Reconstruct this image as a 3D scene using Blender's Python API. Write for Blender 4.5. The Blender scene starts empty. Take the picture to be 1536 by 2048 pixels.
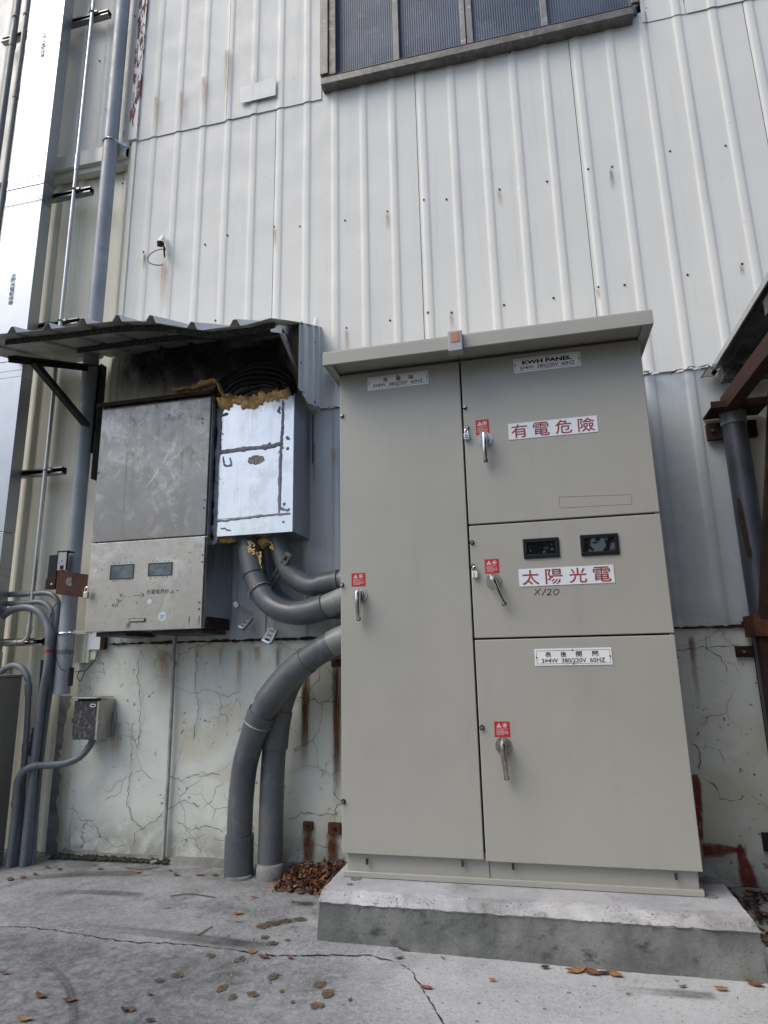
import bpy, bmesh, math, random
from mathutils import Vector, Matrix, noise as mnoise
random.seed(11)
R = math.radians
sc = bpy.context.scene
col = sc.collection

# ------------------------------------------------------------------ camera, world, sun, exposure
CAM = Vector((0.0, -3.166, 0.975))
CR = Vector((0.97312098, 0.22940439, -0.02022815))
CU = Vector((0.0705244, -0.2132366, 0.97445188))
CF = Vector((-0.21923015, 0.94968615, 0.22368362))
FPX = 1275.31
cd = bpy.data.cameras.new("camera"); cam = bpy.data.objects.new("camera", cd); col.objects.link(cam)
cd.sensor_fit = 'HORIZONTAL'; cd.sensor_width = 36.0; cd.lens = FPX / 1536 * 36.0
cd.clip_start = 0.05; cd.clip_end = 600
m = Matrix.Identity(4)
for i in range(3):
    m[i][0] = CR[i]; m[i][1] = CU[i]; m[i][2] = -CF[i]; m[i][3] = CAM[i]
cam.matrix_world = m
sc.camera = cam

SUN_EL, SUN_AZ = R(54), R(-52)          # azimuth measured from -Y (behind the camera) towards -X
sd = Vector((math.sin(SUN_AZ) * math.cos(SUN_EL), -math.cos(SUN_AZ) * math.cos(SUN_EL), math.sin(SUN_EL)))
w = bpy.data.worlds.new("World"); sc.world = w; w.use_nodes = True
wn = w.node_tree.nodes; wl = w.node_tree.links
bgn = wn["Background"]; bgn.inputs[1].default_value = 0.14
sky = wn.new("ShaderNodeTexSky"); sky.sky_type = 'NISHITA'; sky.sun_disc = False
sky.sun_elevation = SUN_EL; sky.sun_rotation = math.atan2(sd.x, sd.y)
sky.air_density = 1.0; sky.dust_density = 3.0; sky.ozone_density = 1.2
wl.new(sky.outputs[0], bgn.inputs[0])
sl = bpy.data.lights.new("sun", 'SUN'); sl.energy = 1.2; sl.angle = R(45); sl.color = (1.0, 0.95, 0.87)
so = bpy.data.objects.new("sun", sl); col.objects.link(so)
so.rotation_euler = (-sd).to_track_quat('-Z', 'Y').to_euler()
sc.view_settings.view_transform = 'Standard'; sc.view_settings.look = 'None'
sc.view_settings.gamma = 1.0; sc.view_settings.use_curve_mapping = False
sc.view_settings.exposure = 0.58
sc.cycles.use_denoising = True
sc.cycles.max_bounces = 8

# ------------------------------------------------------------------ pixel -> point on a real plane
def ray(px, py): return CR * ((px - 768) / FPX) + CU * ((1024 - py) / FPX) + CF
def P(px, py, Y):
    d = ray(px, py); return CAM + d * ((Y - CAM.y) / d.y)
def G(px, py, z=0.0):
    d = ray(px, py); return CAM + d * ((z - CAM.z) / d.z)

# ------------------------------------------------------------------ object helpers
W = {}
def tag(o, label=None, cat=None, group=None, kind=None):
    if label: o['label'] = label
    if cat: o['category'] = cat
    if group: o['group'] = group
    if kind: o['kind'] = kind
    return o
def thing(name, loc, label, cat, group=None):
    o = bpy.data.objects.new(name, None); col.objects.link(o); o.location = loc
    o.empty_display_size = 0.05
    W[o.name] = Vector(loc)
    return tag(o, label, cat, group)
def link(name, me, parent, center):
    o = bpy.data.objects.new(name, me); col.objects.link(o)
    if parent is not None:
        o.parent = parent; o.location = Vector(center) - W[parent.name]
    else: o.location = center
    W[o.name] = Vector(center)
    return o

class MB:
    def __init__(s): s.v = []; s.f = []; s.mi = []; s.uv = {}; s.cur = 0
    def add(s, vs, fs):
        b = len(s.v); s.v += [Vector(v) for v in vs]
        for f in fs: s.f.append([b + i for i in f]); s.mi.append(s.cur)
        return s
    def box(s, x0, x1, y0, y1, z0, z1):
        x0, x1 = min(x0, x1), max(x0, x1); y0, y1 = min(y0, y1), max(y0, y1); z0, z1 = min(z0, z1), max(z0, z1)
        v = [(x, y, z) for z in (z0, z1) for y in (y0, y1) for x in (x0, x1)]
        return s.add(v, [(0, 2, 3, 1), (4, 5, 7, 6), (0, 1, 5, 4), (2, 6, 7, 3), (0, 4, 6, 2), (1, 3, 7, 5)])
    def bar(s, a, b, wd, h, up=(0, 0, 1)):
        a = Vector(a); b = Vector(b); d = (b - a).normalized(); u = Vector(up)
        sx = d.cross(u).normalized(); u = sx.cross(d).normalized()
        v = []
        for p in (a, b):
            for i, j in ((-1, -1), (1, -1), (1, 1), (-1, 1)): v.append(p + sx * (wd / 2 * i) + u * (h / 2 * j))
        return s.add(v, [(0, 1, 2, 3), (7, 6, 5, 4), (0, 4, 5, 1), (1, 5, 6, 2), (2, 6, 7, 3), (3, 7, 4, 0)])
    def tube(s, pts, r, seg=18, cap=True, flat=1.0):
        n = len(pts); pts = [Vector(p) for p in pts]
        rs = r if isinstance(r, (list, tuple)) else [r] * n
        t0 = (pts[1] - pts[0]).normalized()
        ref = Vector((0, 0, 1)) if abs(t0.z) < .9 else Vector((1, 0, 0))
        nx = t0.cross(ref).normalized(); vs = []
        for i in range(n):
            if i == 0: t = t0
            elif i == n - 1: t = (pts[i] - pts[i - 1]).normalized()
            else: t = ((pts[i] - pts[i - 1]).normalized() + (pts[i + 1] - pts[i]).normalized()).normalized()
            nx = (nx - t * nx.dot(t)).normalized(); ny = t.cross(nx)
            for k in range(seg):
                a = 2 * math.pi * k / seg
                vs.append(pts[i] + nx * (rs[i] * math.cos(a)) + ny * (rs[i] * math.sin(a) * flat))
        fs = [(i * seg + k, i * seg + (k + 1) % seg, (i + 1) * seg + (k + 1) % seg, (i + 1) * seg + k) for i in range(n - 1) for k in range(seg)]
        if cap: fs += [tuple(range(seg))[::-1], tuple((n - 1) * seg + k for k in range(seg))]
        return s.add(vs, fs)
    def disc(s, c, axis, r, h, seg=24):
        c = Vector(c); a = Vector(axis).normalized()
        return s.tube([c, c + a * h], r, seg)
    def poly(s, pts): return s.add(pts, [tuple(range(len(pts)))])
    def prism(s, pts, off):
        n = len(pts); off = Vector(off); v = [Vector(p) for p in pts] + [Vector(p) + off for p in pts]
        return s.add(v, [tuple(range(n))[::-1], tuple(range(n, 2 * n))] + [(i, (i + 1) % n, n + (i + 1) % n, n + i) for i in range(n)])
    def ribbon(s, pts, wd, nrm=(0, -1, 0), jit=0.0, taper=True):
        nrm = Vector(nrm); pts = [Vector(p) for p in pts]; vs = []; n = len(pts)
        for i, p in enumerate(pts):
            t = (pts[min(i + 1, n - 1)] - pts[max(i - 1, 0)]).normalized(); sx = t.cross(nrm).normalized()
            ww = wd / 2 * (1 + random.uniform(-jit, jit))
            if taper and (i == 0 or i == n - 1): ww *= .25
            vs += [p + sx * ww, p - sx * ww]
        return s.add(vs, [(2 * i, 2 * i + 1, 2 * i + 3, 2 * i + 2) for i in range(n - 1)])
    def build(s, name, mats, parent=None, smooth=False, bevel=0, seg=2, label=None, kind=None, recalc=True, solid=0, origin=None, uv=None):
        me = bpy.data.meshes.new(name)
        lo = Vector([min(v[i] for v in s.v) for i in range(3)]); hi = Vector([max(v[i] for v in s.v) for i in range(3)])
        c = Vector(origin) if origin is not None else (lo + hi) / 2
        me.from_pydata([v - c for v in s.v], [], s.f)
        for mt in (mats if isinstance(mats, (list, tuple)) else [mats]): me.materials.append(mt)
        for p, k in zip(me.polygons, s.mi): p.material_index = k
        if uv:
            l = me.uv_layers.new(name="UVMap")
            for lp in me.loops: l.data[lp.index].uv = uv[lp.vertex_index]
        if recalc:
            bm = bmesh.new(); bm.from_mesh(me); bmesh.ops.recalc_face_normals(bm, faces=bm.faces); bm.to_mesh(me); bm.free()
        if smooth:
            for p in me.polygons: p.use_smooth = True
            me.set_sharp_from_angle(angle=R(38))
        o = link(name, me, parent, c)
        if solid:
            md = o.modifiers.new("thick", 'SOLIDIFY'); md.thickness = solid; md.offset = 0
        if bevel:
            md = o.modifiers.new("bev", 'BEVEL'); md.width = bevel; md.segments = seg; md.limit_method = 'ANGLE'; md.angle_limit = R(40)
            for p in me.polygons: p.use_smooth = True
            md.harden_normals = True
        if label: o['label'] = label
        if kind: o['kind'] = kind
        return o
def dup(o, loc, parent=None, rot=None):
    c = o.copy(); col.objects.link(c)
    if parent is not None: c.parent = parent; c.location = Vector(loc) - W[parent.name]
    else: c.location = loc
    if rot: c.rotation_euler = rot
    W[c.name] = Vector(loc)
    for ch in o.children:
        d = ch.copy(); col.objects.link(d); d.parent = c; W[d.name] = Vector(loc) + ch.location
    return c
def cr(pts, n=6):
    pts = [Vector(p) for p in pts]
    if len(pts) < 3: return pts
    q = [pts[0] * 2 - pts[1]] + pts + [pts[-1] * 2 - pts[-2]]; out = []
    for i in range(1, len(q) - 2):
        for k in range(n):
            t = k / n; a, b, c, d = q[i - 1], q[i], q[i + 1], q[i + 2]
            out.append(.5 * ((2 * b) + (c - a) * t + (2 * a - 5 * b + 4 * c - d) * t * t + (3 * b - a - 3 * c + d) * t ** 3))
    return out + [pts[-1]]
def nz(x, y, z, s=1.0): return mnoise.noise(Vector((x * s, y * s, z * s)))

# ------------------------------------------------------------------ material helpers
class NT:
    def __init__(s, name):
        s.m = bpy.data.materials.new(name); s.m.use_nodes = True
        s.n = s.m.node_tree.nodes; s.l = s.m.node_tree.links; s.b = s.n["Principled BSDF"]
        s.pos = s.n.new("ShaderNodeNewGeometry").outputs["Position"]
        s.h = []
    def lk(s, a, b): s.l.new(a, b)
    def val(s, x, sock):
        if isinstance(x, (int, float)): sock.default_value = x
        elif isinstance(x, (tuple, list)): sock.default_value = (x[0], x[1], x[2], 1.0) if len(sock.default_value) == 4 else tuple(x[:3])
        else: s.lk(x, sock)
    def math(s, op, a, b=0.0, c=None, clamp=False):
        n = s.n.new("ShaderNodeMath"); n.operation = op; n.use_clamp = clamp
        s.val(a, n.inputs[0]); s.val(b, n.inputs[1])
        if c is not None: s.val(c, n.inputs[2])
        return n.outputs[0]
    def vec(s, sc3, off=(0, 0, 0), src=None):
        n = s.n.new("ShaderNodeMapping"); s.lk(src or s.pos, n.inputs[0]); n.inputs[3].default_value = sc3; n.inputs[1].default_value = off
        return n.outputs[0]
    def noise(s, scale=5, detail=5, rough=.55, sc3=None, off=(0, 0, 0), dist=0, src=None):
        n = s.n.new("ShaderNodeTexNoise"); n.inputs["Scale"].default_value = scale
        n.inputs["Detail"].default_value = detail; n.inputs["Roughness"].default_value = rough; n.inputs["Distortion"].default_value = dist
        s.lk(s.vec(sc3 or (1, 1, 1), off, src), n.inputs["Vector"]); return n.outputs["Fac"]
    def rng(s, f, a, b, c=0.0, d=1.0, smooth=True):
        n = s.n.new("ShaderNodeMapRange"); n.clamp = True
        n.interpolation_type = 'SMOOTHSTEP' if smooth else 'LINEAR'
        s.lk(f, n.inputs[0]); 
        for i, x in zip((1, 2, 3, 4), (a, b, c, d)): n.inputs[i].default_value = x
        return n.outputs[0]
    def mix(s, f, a, b, mode='MIX'):
        n = s.n.new("ShaderNodeMix"); n.data_type = 'RGBA'; n.blend_type = mode
        s.val(f, n.inputs[0]); s.val(a, n.inputs[6]); s.val(b, n.inputs[7]); return n.outputs[2]
    def voro(s, scale, feat='DISTANCE_TO_EDGE', dist=0.0, dscale=6, sc3=(1, 1, 1)):
        v = s.vec(sc3)
        if dist:
            t = s.n.new("ShaderNodeTexNoise"); t.inputs["Scale"].default_value = dscale; t.inputs["Detail"].default_value = 4; s.lk(s.pos, t.inputs["Vector"])
            a = s.n.new("ShaderNodeVectorMath"); a.operation = 'MULTIPLY_ADD'; s.lk(t.outputs["Color"], a.inputs[0]); a.inputs[1].default_value = (dist, dist, dist); s.lk(v, a.inputs[2]); v = a.outputs[0]
        n = s.n.new("ShaderNodeTexVoronoi"); n.feature = feat; n.inputs["Scale"].default_value = scale; s.lk(v, n.inputs["Vector"])
        return n.outputs["Distance"]
    def xyz(s, i):
        n = s.n.new("ShaderNodeSeparateXYZ"); s.lk(s.pos, n.inputs[0]); return n.outputs[i]
    def bump(s, h, strength=.3, dist=.01):
        n = s.n.new("ShaderNodeBump"); n.inputs["Strength"].default_value = strength; n.inputs["Distance"].default_value = dist
        s.lk(h, n.inputs["Height"])
        if s.h: s.lk(s.h[-1], n.inputs["Normal"])
        s.h.append(n.outputs[0]); s.lk(n.outputs[0], s.b.inputs["Normal"])
    def out(s, colr, rough=.5, metal=0.0, spec=None, coat=None):
        s.val(colr, s.b.inputs["Base Color"]); s.val(rough, s.b.inputs["Roughness"]); s.val(metal, s.b.inputs["Metallic"])
        if spec is not None: s.b.inputs["Specular IOR Level"].default_value = spec
        if coat: s.b.inputs["Coat Weight"].default_value = coat; s.b.inputs["Coat Roughness"].default_value = .15
        return s.m

def simple(name, c, rough=.5, metal=0.0, var=.15, vs=6, bump=0, bs=80, spec=None, dirt=None):
    t = NT(name)
    f = t.noise(vs, 6, .6)
    cl = t.mix(t.rng(f, .3, .7), tuple(x * (1 - var) for x in c), tuple(min(1, x * (1 + var)) for x in c))
    if dirt: cl = t.mix(t.math('MULTIPLY', t.rng(t.noise(vs * 2.3, 7, .65, off=(3, 1, 7)), .5, .72), dirt[1]), cl, dirt[0])
    r = t.rng(t.noise(vs * 3, 5), .25, .75, max(.02, rough - .08), min(1, rough + .1))
    if bump: t.bump(t.noise(bs, 4), bump, .004)
    return t.out(cl, r, metal, spec)

def sheet_mat(name, base, warm, flake=None, dirty=.25, rough=.36, low=None):
    t = NT(name)
    big = t.noise(1.3, 5, .6); st = t.noise(1, 6, .6, sc3=(14, 14, .7))
    c = t.mix(t.rng(big, .35, .7), base, warm)
    c = t.mix(t.math('MULTIPLY', t.rng(st, .52, .8), dirty), c, (.30, .29, .27))
    c = t.mix(t.math('MULTIPLY', t.rng(t.noise(1, 7, .7, sc3=(3, 3, 1.4), off=(5, 0, 2)), .6, .8), dirty * .9), c, (.34, .33, .29))
    sp = t.rng(t.noise(55, 3, .5, off=(1, 2, 3)), .73, .76)
    c = t.mix(t.math('MULTIPLY', sp, .5), c, (.2, .19, .18))
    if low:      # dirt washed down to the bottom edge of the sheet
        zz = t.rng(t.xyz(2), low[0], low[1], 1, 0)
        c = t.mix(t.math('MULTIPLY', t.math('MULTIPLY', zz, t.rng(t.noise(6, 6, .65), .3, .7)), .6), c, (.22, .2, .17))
    r = t.rng(t.noise(5, 6, .6), .3, .7, rough - .06, rough + .14)
    t.bump(t.noise(2.6, 3, .5), .22, .02)
    t.bump(t.noise(160, 2), .03, .002)
    if flake:    # paint peeled off in vertical flakes, red primer below
        f = t.rng(t.noise(1, 5, .65, sc3=flake['sc'], dist=.6), flake['lo'], flake['lo'] + .02)
        for ax, lo_, hi_ in flake.get('win', []):
            f = t.math('MULTIPLY', f, t.math('MULTIPLY', t.rng(t.xyz(ax), lo_ - .01, lo_ + .01), t.rng(t.xyz(ax), hi_ - .01, hi_ + .01, 1, 0)))
        c = t.mix(f, c, (.17, .06, .045)); r = t.math('ADD', r, t.math('MULTIPLY', f, .4), clamp=True)
    return t.out(c, r, 0.0, .5)

M = {}
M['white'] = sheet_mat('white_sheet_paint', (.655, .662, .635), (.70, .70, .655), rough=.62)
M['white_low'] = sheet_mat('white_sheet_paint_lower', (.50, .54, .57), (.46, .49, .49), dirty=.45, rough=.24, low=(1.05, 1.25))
M['beige'] = sheet_mat('beige_sheet_paint', (.76, .735, .60), (.79, .77, .66), dirty=.2, rough=.42)
M['beige_top'] = sheet_mat('beige_sheet_paint_upper', (.66, .65, .58), (.68, .675, .63), dirty=.3, rough=.4)
M['beige_flake'] = sheet_mat('beige_peeling_paint', (.66, .65, .58), (.68, .675, .63), rough=.42, flake=dict(sc=(34, 34, 9), lo=.665))
M['trim_flake'] = sheet_mat('white_peeling_trim', (.60, .60, .58), (.62, .63, .62), flake=dict(sc=(40, 40, 7), lo=.515, win=[(2, 4.50, 9)]))
M['dark_in'] = simple('dark_interior', (.03, .03, .032), .9)

def concrete_wall_mat():
    t = NT('cracked_white_painted_concrete')
    c = t.mix(t.rng(t.noise(2.0, 6, .6), .35, .68), (.64, .665, .61), (.54, .56, .51))
    c = t.mix(t.math('MULTIPLY', t.rng(t.noise(3.1, 6, .6, off=(4, 4, 1)), .52, .7), .6), c, (.50, .46, .33))
    # streaks running down from the sheet bottom
    top = t.rng(t.xyz(2), .55, 1.08, 0, 1)
    st = t.rng(t.noise(1, 6, .65, sc3=(18, 1, 1.1)), .55, .78)
    c = t.mix(t.math('MULTIPLY', t.math('MULTIPLY', st, top), .55), c, (.33, .24, .12))
    # damp and dirt above the ground
    zl = t.rng(t.xyz(2), .0, .28, 1, 0)
    c = t.mix(t.math('MULTIPLY', t.math('MULTIPLY', zl, t.rng(t.noise(7, 7, .7), .32, .6)), .75), c, (.19, .19, .17))
    # cracks: two nets of distorted cells, each only in patches
    v1 = t.voro(3.3, dist=.17, dscale=5); v2 = t.voro(8.0, dist=.07, dscale=11)
    m1 = t.math('MULTIPLY', t.rng(v1, .001, .0075, 1, 0), t.rng(t.noise(3.3, 3, .5, off=(2, 0, 9)), .42, .56))
    m2 = t.math('MULTIPLY', t.rng(v2, .004, .018, 1, 0), t.rng(t.noise(3.6, 3, .5, off=(7, 0, 4)), .55, .66))
    halo = t.math('MULTIPLY', t.rng(v1, .0, .10, 1, 0), t.rng(t.noise(3.3, 4, .6, off=(9, 3, 1)), .52, .66))
    c = t.mix(t.math('MULTIPLY', halo, .22), c, (.42, .35, .2))
    ck = t.math('MAXIMUM', m1, m2)
    c = t.mix(t.math('MULTIPLY', ck, .68), c, (.13, .13, .12))
    # pits and black specks
    pit = t.math('MULTIPLY', t.rng(t.noise(38, 2, .5), .67, .71), t.rng(t.noise(4, 3), .42, .6))
    c = t.mix(t.math('MULTIPLY', pit, .75), c, (.12, .12, .11))
    h = t.math('SUBTRACT', t.noise(14, 6, .6), t.math('MULTIPLY', t.math('MAXIMUM', ck, pit), .8))
    t.bump(h, .45, .008); t.bump(t.noise(120, 3), .15, .002)
    return t.out(c, .72, 0, .3)
M['cwall'] = concrete_wall_mat()

def ground_mat():
    t = NT('worn_concrete_ground')
    c = t.mix(t.rng(t.noise(1.4, 7, .62), .36, .66), (.165, .175, .183), (.290, .300, .312))
    c = t.mix(t.math('MULTIPLY', t.rng(t.noise(4.2, 8, .7, off=(3, 8, 0), dist=.5), .48, .66), .7), c, (.085, .088, .088))
    c = t.mix(t.math('MULTIPLY', t.rng(t.noise(2.2, 6, .7, off=(9, 1, 0)), .52, .68), .5), c, (.37, .378, .39))
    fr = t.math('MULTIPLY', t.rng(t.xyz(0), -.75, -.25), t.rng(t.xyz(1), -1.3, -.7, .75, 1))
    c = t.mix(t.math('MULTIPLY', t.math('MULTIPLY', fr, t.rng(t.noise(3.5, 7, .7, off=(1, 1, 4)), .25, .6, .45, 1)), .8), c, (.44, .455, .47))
    # fine salt and pepper grain
    c = t.mix(t.math('MULTIPLY', t.rng(t.noise(75, 6, .75), .42, .62), .65), c, t.mix(.5, c, (.50, .51, .53)))
    c = t.mix(t.math('MULTIPLY', t.rng(t.noise(120, 4, .7, off=(2, 2, 2)), .56, .66), .6), c, (.085, .085, .083))
    # damp and mossy next to the wall, paler in front of the plinth
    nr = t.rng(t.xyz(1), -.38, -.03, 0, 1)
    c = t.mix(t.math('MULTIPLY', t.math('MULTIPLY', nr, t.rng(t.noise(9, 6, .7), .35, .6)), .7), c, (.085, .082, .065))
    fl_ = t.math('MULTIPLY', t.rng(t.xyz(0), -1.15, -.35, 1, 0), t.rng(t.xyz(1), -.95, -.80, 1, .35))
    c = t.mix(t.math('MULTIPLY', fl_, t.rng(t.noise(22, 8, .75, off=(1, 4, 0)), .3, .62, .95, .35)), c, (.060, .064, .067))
    dk = t.rng(t.noise(28, 3, .5, off=(5, 5, 0)), .69, .72)
    c = t.mix(t.math('MULTIPLY', dk, .7), c, (.06, .055, .05))
    t.bump(t.noise(18, 8, .7), .5, .006); t.bump(t.noise(150, 4, .7), .5, .002)
    r = t.rng(t.noise(3, 5), .3, .7, .62, .85)
    return t.out(c, r, 0, .35)
M['ground'] = ground_mat()

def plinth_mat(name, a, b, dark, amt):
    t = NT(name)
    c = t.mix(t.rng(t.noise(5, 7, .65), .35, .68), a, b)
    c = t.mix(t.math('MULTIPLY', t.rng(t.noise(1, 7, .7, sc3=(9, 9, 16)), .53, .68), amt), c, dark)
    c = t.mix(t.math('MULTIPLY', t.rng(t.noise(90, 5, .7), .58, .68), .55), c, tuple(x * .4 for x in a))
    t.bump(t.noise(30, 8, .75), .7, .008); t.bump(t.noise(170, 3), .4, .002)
    if 'lip' in name:
        pv = t.rng(t.voro(95, 'F1', dist=.02, dscale=40), .12, .3, 1, 0)
        pv = t.math('MULTIPLY', pv, t.rng(t.noise(14, 4), .42, .58))
        c = t.mix(t.math('MULTIPLY', pv, .75), c, (.10, .10, .098)); t.bump(t.math('SUBTRACT', 1.0, pv), .9, .004)
    return t.out(c, .8, 0, .25)
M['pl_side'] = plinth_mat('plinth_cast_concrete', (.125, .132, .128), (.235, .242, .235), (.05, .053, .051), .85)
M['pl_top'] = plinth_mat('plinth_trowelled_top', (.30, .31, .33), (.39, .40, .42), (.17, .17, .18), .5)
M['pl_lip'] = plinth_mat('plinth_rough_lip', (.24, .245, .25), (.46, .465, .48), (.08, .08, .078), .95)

def cab_mat():
    t = NT('cabinet_powder_coat')
    c = t.mix(t.rng(t.noise(2, 4), .35, .65), (.345, .343, .308), (.365, .362, .325))
    c = t.mix(t.math('MULTIPLY', t.rng(t.noise(140, 3, .6), .55, .7), .16), c, (.5, .5, .48))
    c = t.mix(t.math('MULTIPLY', t.rng(t.noise(1, 6, .65, sc3=(10, 10, .8)), .52, .8), .22), c, (.24, .235, .2))
    c = t.mix(t.math('MULTIPLY', t.rng(t.noise(7, 6, .7, off=(6, 2, 1)), .6, .75), .15), c, (.22, .22, .2))
    c = t.mix(t.math('MULTIPLY', t.rng(t.noise(70, 2, .5, off=(3, 3, 3)), .755, .77), .6), c, (.12, .12, .11))
    t.bump(t.noise(330, 2), .22, .001); t.bump(t.noise(2.5, 2), .06, .02)
    return t.out(c, t.rng(t.noise(8, 4), .3, .7, .34, .46), 0, .5)
M['cab'] = cab_mat()
M['cab_dark'] = simple('cabinet_gasket', (.012, .012, .012), .8)

def metal_mat(name, base, rough, grime, gcol, scratch=.3, metal=1.0, gs=6, streak=(9, 9, 1.2), lite=0):
    t = NT(name)
    c = t.mix(t.rng(t.noise(gs * .5, 6, .6), .3, .7), tuple(x * .86 for x in base), base)
    g = t.rng(t.noise(gs, 8, .72, dist=.4), .47, .68)
    g2 = t.rng(t.noise(1, 7, .7, sc3=streak, off=(2, 5, 1)), .5, .75)
    gg = t.math('MULTIPLY', t.math('MAXIMUM', g, g2), grime)
    c = t.mix(gg, c, gcol)
    sp = t.math('MULTIPLY', t.rng(t.noise(60, 4, .6, off=(8, 1, 1)), .66, .72), min(1, grime * 1.2))
    c = t.mix(sp, c, tuple(x * .4 for x in gcol))
    if lite:
        lm = t.math('MULTIPLY', t.rng(t.noise(7, 8, .72, off=(3, 3, 5), dist=.8), .48, .66), t.rng(t.noise(2.2, 3, .5, off=(8, 2, 2)), .38, .62))
        c = t.mix(t.math('MULTIPLY', lm, lite), c, (.62, .61, .59))
        c = t.mix(t.math('MULTIPLY', t.rng(t.noise(34, 5, .7, off=(1, 9, 2)), .58, .7), lite * .6), c, (.6, .59, .56))
        c = t.mix(t.math('MULTIPLY', t.rng(t.noise(28, 6, .7, off=(5, 1, 2)), .6, .72), lite * .7), c, (.10, .10, .09))
    s1 = t.rng(t.noise(1, 4, .7, sc3=(140, 140, 3)), .35, .7, -1, 1)
    r = t.math('ADD', rough, t.math('MULTIPLY', gg, .35))
    r = t.math('ADD', r, t.math('MULTIPLY', s1, .05), clamp=True)
    t.bump(t.noise(1, 3, .6, sc3=(160, 160, 5)), scratch * .12, .002)
    t.bump(t.noise(3.2, 3, .5), .10, .03)
    return t.out(c, r, t.math('SUBTRACT', metal, t.math('MULTIPLY', gg, .75), clamp=True))
M['stainless'] = metal_mat('weathered_stainless', (.23, .226, .215), .36, .50, (.22, .215, .195), gs=10, lite=.25)
M['stainless_low'] = metal_mat('dusty_stainless', (.42, .41, .38), .42, .75, (.36, .345, .30), gs=16, lite=.5)
M['galv'] = metal_mat('galvanised_cover', (.68, .69, .685), .22, .25, (.5, .5, .48), gs=4)
M['galv_side'] = metal_mat('galvanised_side', (.50, .53, .58), .30, .3, (.28, .30, .33), gs=4)
M['alu'] = metal_mat('brushed_aluminium_duct', (.40, .425, .455), .38, .10, (.6, .62, .65), gs=2)
M['strut'] = metal_mat('strut_channel_steel', (.30, .30, .30), .38, .5, (.22, .2, .18), gs=14)
M['gi'] = metal_mat('galvanised_conduit', (.55, .55, .54), .34, .4, (.35, .33, .3), gs=12)
M['chrome'] = simple('chrome', (.78, .77, .74), .10, 1.0, var=.05)
M['dullchrome'] = simple('dull_chrome', (.45, .43, .41), .28, 1.0, var=.2, vs=30)
M['blackmetal'] = simple('dark_painted_angle', (.035, .034, .034), .5, .3, var=.3, vs=20)
def spangle():
    t = NT('spangled_galvanised_angle')
    v = t.voro(70, 'F1', dist=.02, dscale=30)
    c = t.mix(t.rng(v, .1, .7), (.17, .18, .18), (.08, .08, .08))
    return t.out(c, .5, .7)
M['spangle'] = spangle()
def rustmat(name, a, b, rough=.85):
    t = NT(name)
    c = t.mix(t.rng(t.noise(12, 8, .7), .35, .65), a, b)
    c = t.mix(t.math('MULTIPLY', t.rng(t.noise(40, 6, .7, off=(4, 4, 4)), .55, .7), .6), c, (.02, .012, .01))
    t.bump(t.noise(60, 7, .7), .7, .004)
    return t.out(c, rough, 0, .3)
M['rust'] = rustmat('rusted_steel', (.055, .022, .014), (.14, .055, .028))
M['rustdark'] = rustmat('dark_rusted_steel', (.018, .010, .009), (.05, .022, .016))
M['redprimer'] = rustmat('red_oxide_primer_steel', (.032, .012, .010), (.050, .018, .013), .6)

def pvc(name, c, worn=.3):
    t = NT(name)
    cl = t.mix(t.rng(t.noise(5, 5), .3, .7), tuple(x * .88 for x in c), tuple(x * 1.1 for x in c))
    cl = t.mix(t.math('MULTIPLY', t.rng(t.noise(11, 8, .7, dist=.5), .53, .7), worn), cl, tuple(min(1, x * 1.9 + .03) for x in c))
    cl = t.mix(t.math('MULTIPLY', t.rng(t.noise(50, 5, .7, off=(1, 7, 7)), .66, .72), .5), cl, tuple(x * .4 for x in c))
    cl = t.mix(t.math('MULTIPLY', t.rng(t.noise(1, 7, .75, sc3=(26, 26, 9), off=(3, 6, 1), dist=1.2), .63, .70), worn), cl, tuple(min(1, x * 3 + .05) for x in c))
    cl = t.mix(t.math('MULTIPLY', t.rng(t.noise(2.5, 6, .7, off=(6, 6, 6)), .45, .7), .35), cl, (.17, .165, .15))
    return t.out(cl, t.rng(t.noise(9, 6), .3, .7, .27, .5), 0, .5)
M['pvc'] = pvc('grey_pvc', (.13, .142, .155))
M['pvc_big'] = pvc('grey_pvc_large', (.080, .090, .102), .4)
M['pvc_bleach'] = pvc('sun_bleached_pvc', (.18, .20, .195), .5)
M['pvc_light'] = pvc('pale_grey_pvc', (.27, .295, .33), .2)
M['conduit'] = pvc('slate_grey_conduit', (.125, .138, .160), .3)
M['cable'] = simple('black_cable', (.010, .010, .011), .45, var=.2)
M['foam'] = NT('expanding_foam')
_t = M['foam']; _t.bump(_t.noise(30, 3, .5), .4, .004)
M['foam'] = _t.out(_t.mix(_t.rng(_t.noise(16, 6, .6), .35, .65), (.72, .45, .17), (.78, .55, .26)), .75, 0, .3)
M['sealant'] = simple('grey_sealant', (.25, .26, .30), .6, 0, var=.3, vs=40, bump=.4)
M['char'] = simple('soot', (.015, .013, .012), .95)
M['black'] = simple('black_ink', (.012, .012, .014), .6, var=.05)
M['blackplastic'] = simple('black_plastic', (.008, .009, .012), .5, var=.1, spec=.25)
M['blue'] = simple('blue_print', (.004, .07, .20), .6, var=.2, vs=90)
M['redprint'] = simple('red_lettering', (.26, .03, .04), .5, var=.2, vs=60)
M['redsticker'] = simple('red_sticker', (.42, .018, .025), .4, var=.1)
M['whiteprint'] = simple('white_print', (.72, .62, .62), .5, var=.05)
M['signwhite'] = simple('white_sign_plate', (.80, .81, .82), .35, var=.04)
M['signtape'] = simple('pale_sign_plate', (.70, .74, .77), .3, var=.04)
M['stickerwhite'] = simple('faded_round_sticker', (.55, .62, .68), .5, var=.1)
M['orange'] = simple('faded_orange_lens', (.42, .19, .12), .35, var=.2, vs=60)
M['greyplastic'] = simple('grey_plastic', (.36, .37, .37), .4, var=.06)
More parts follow.
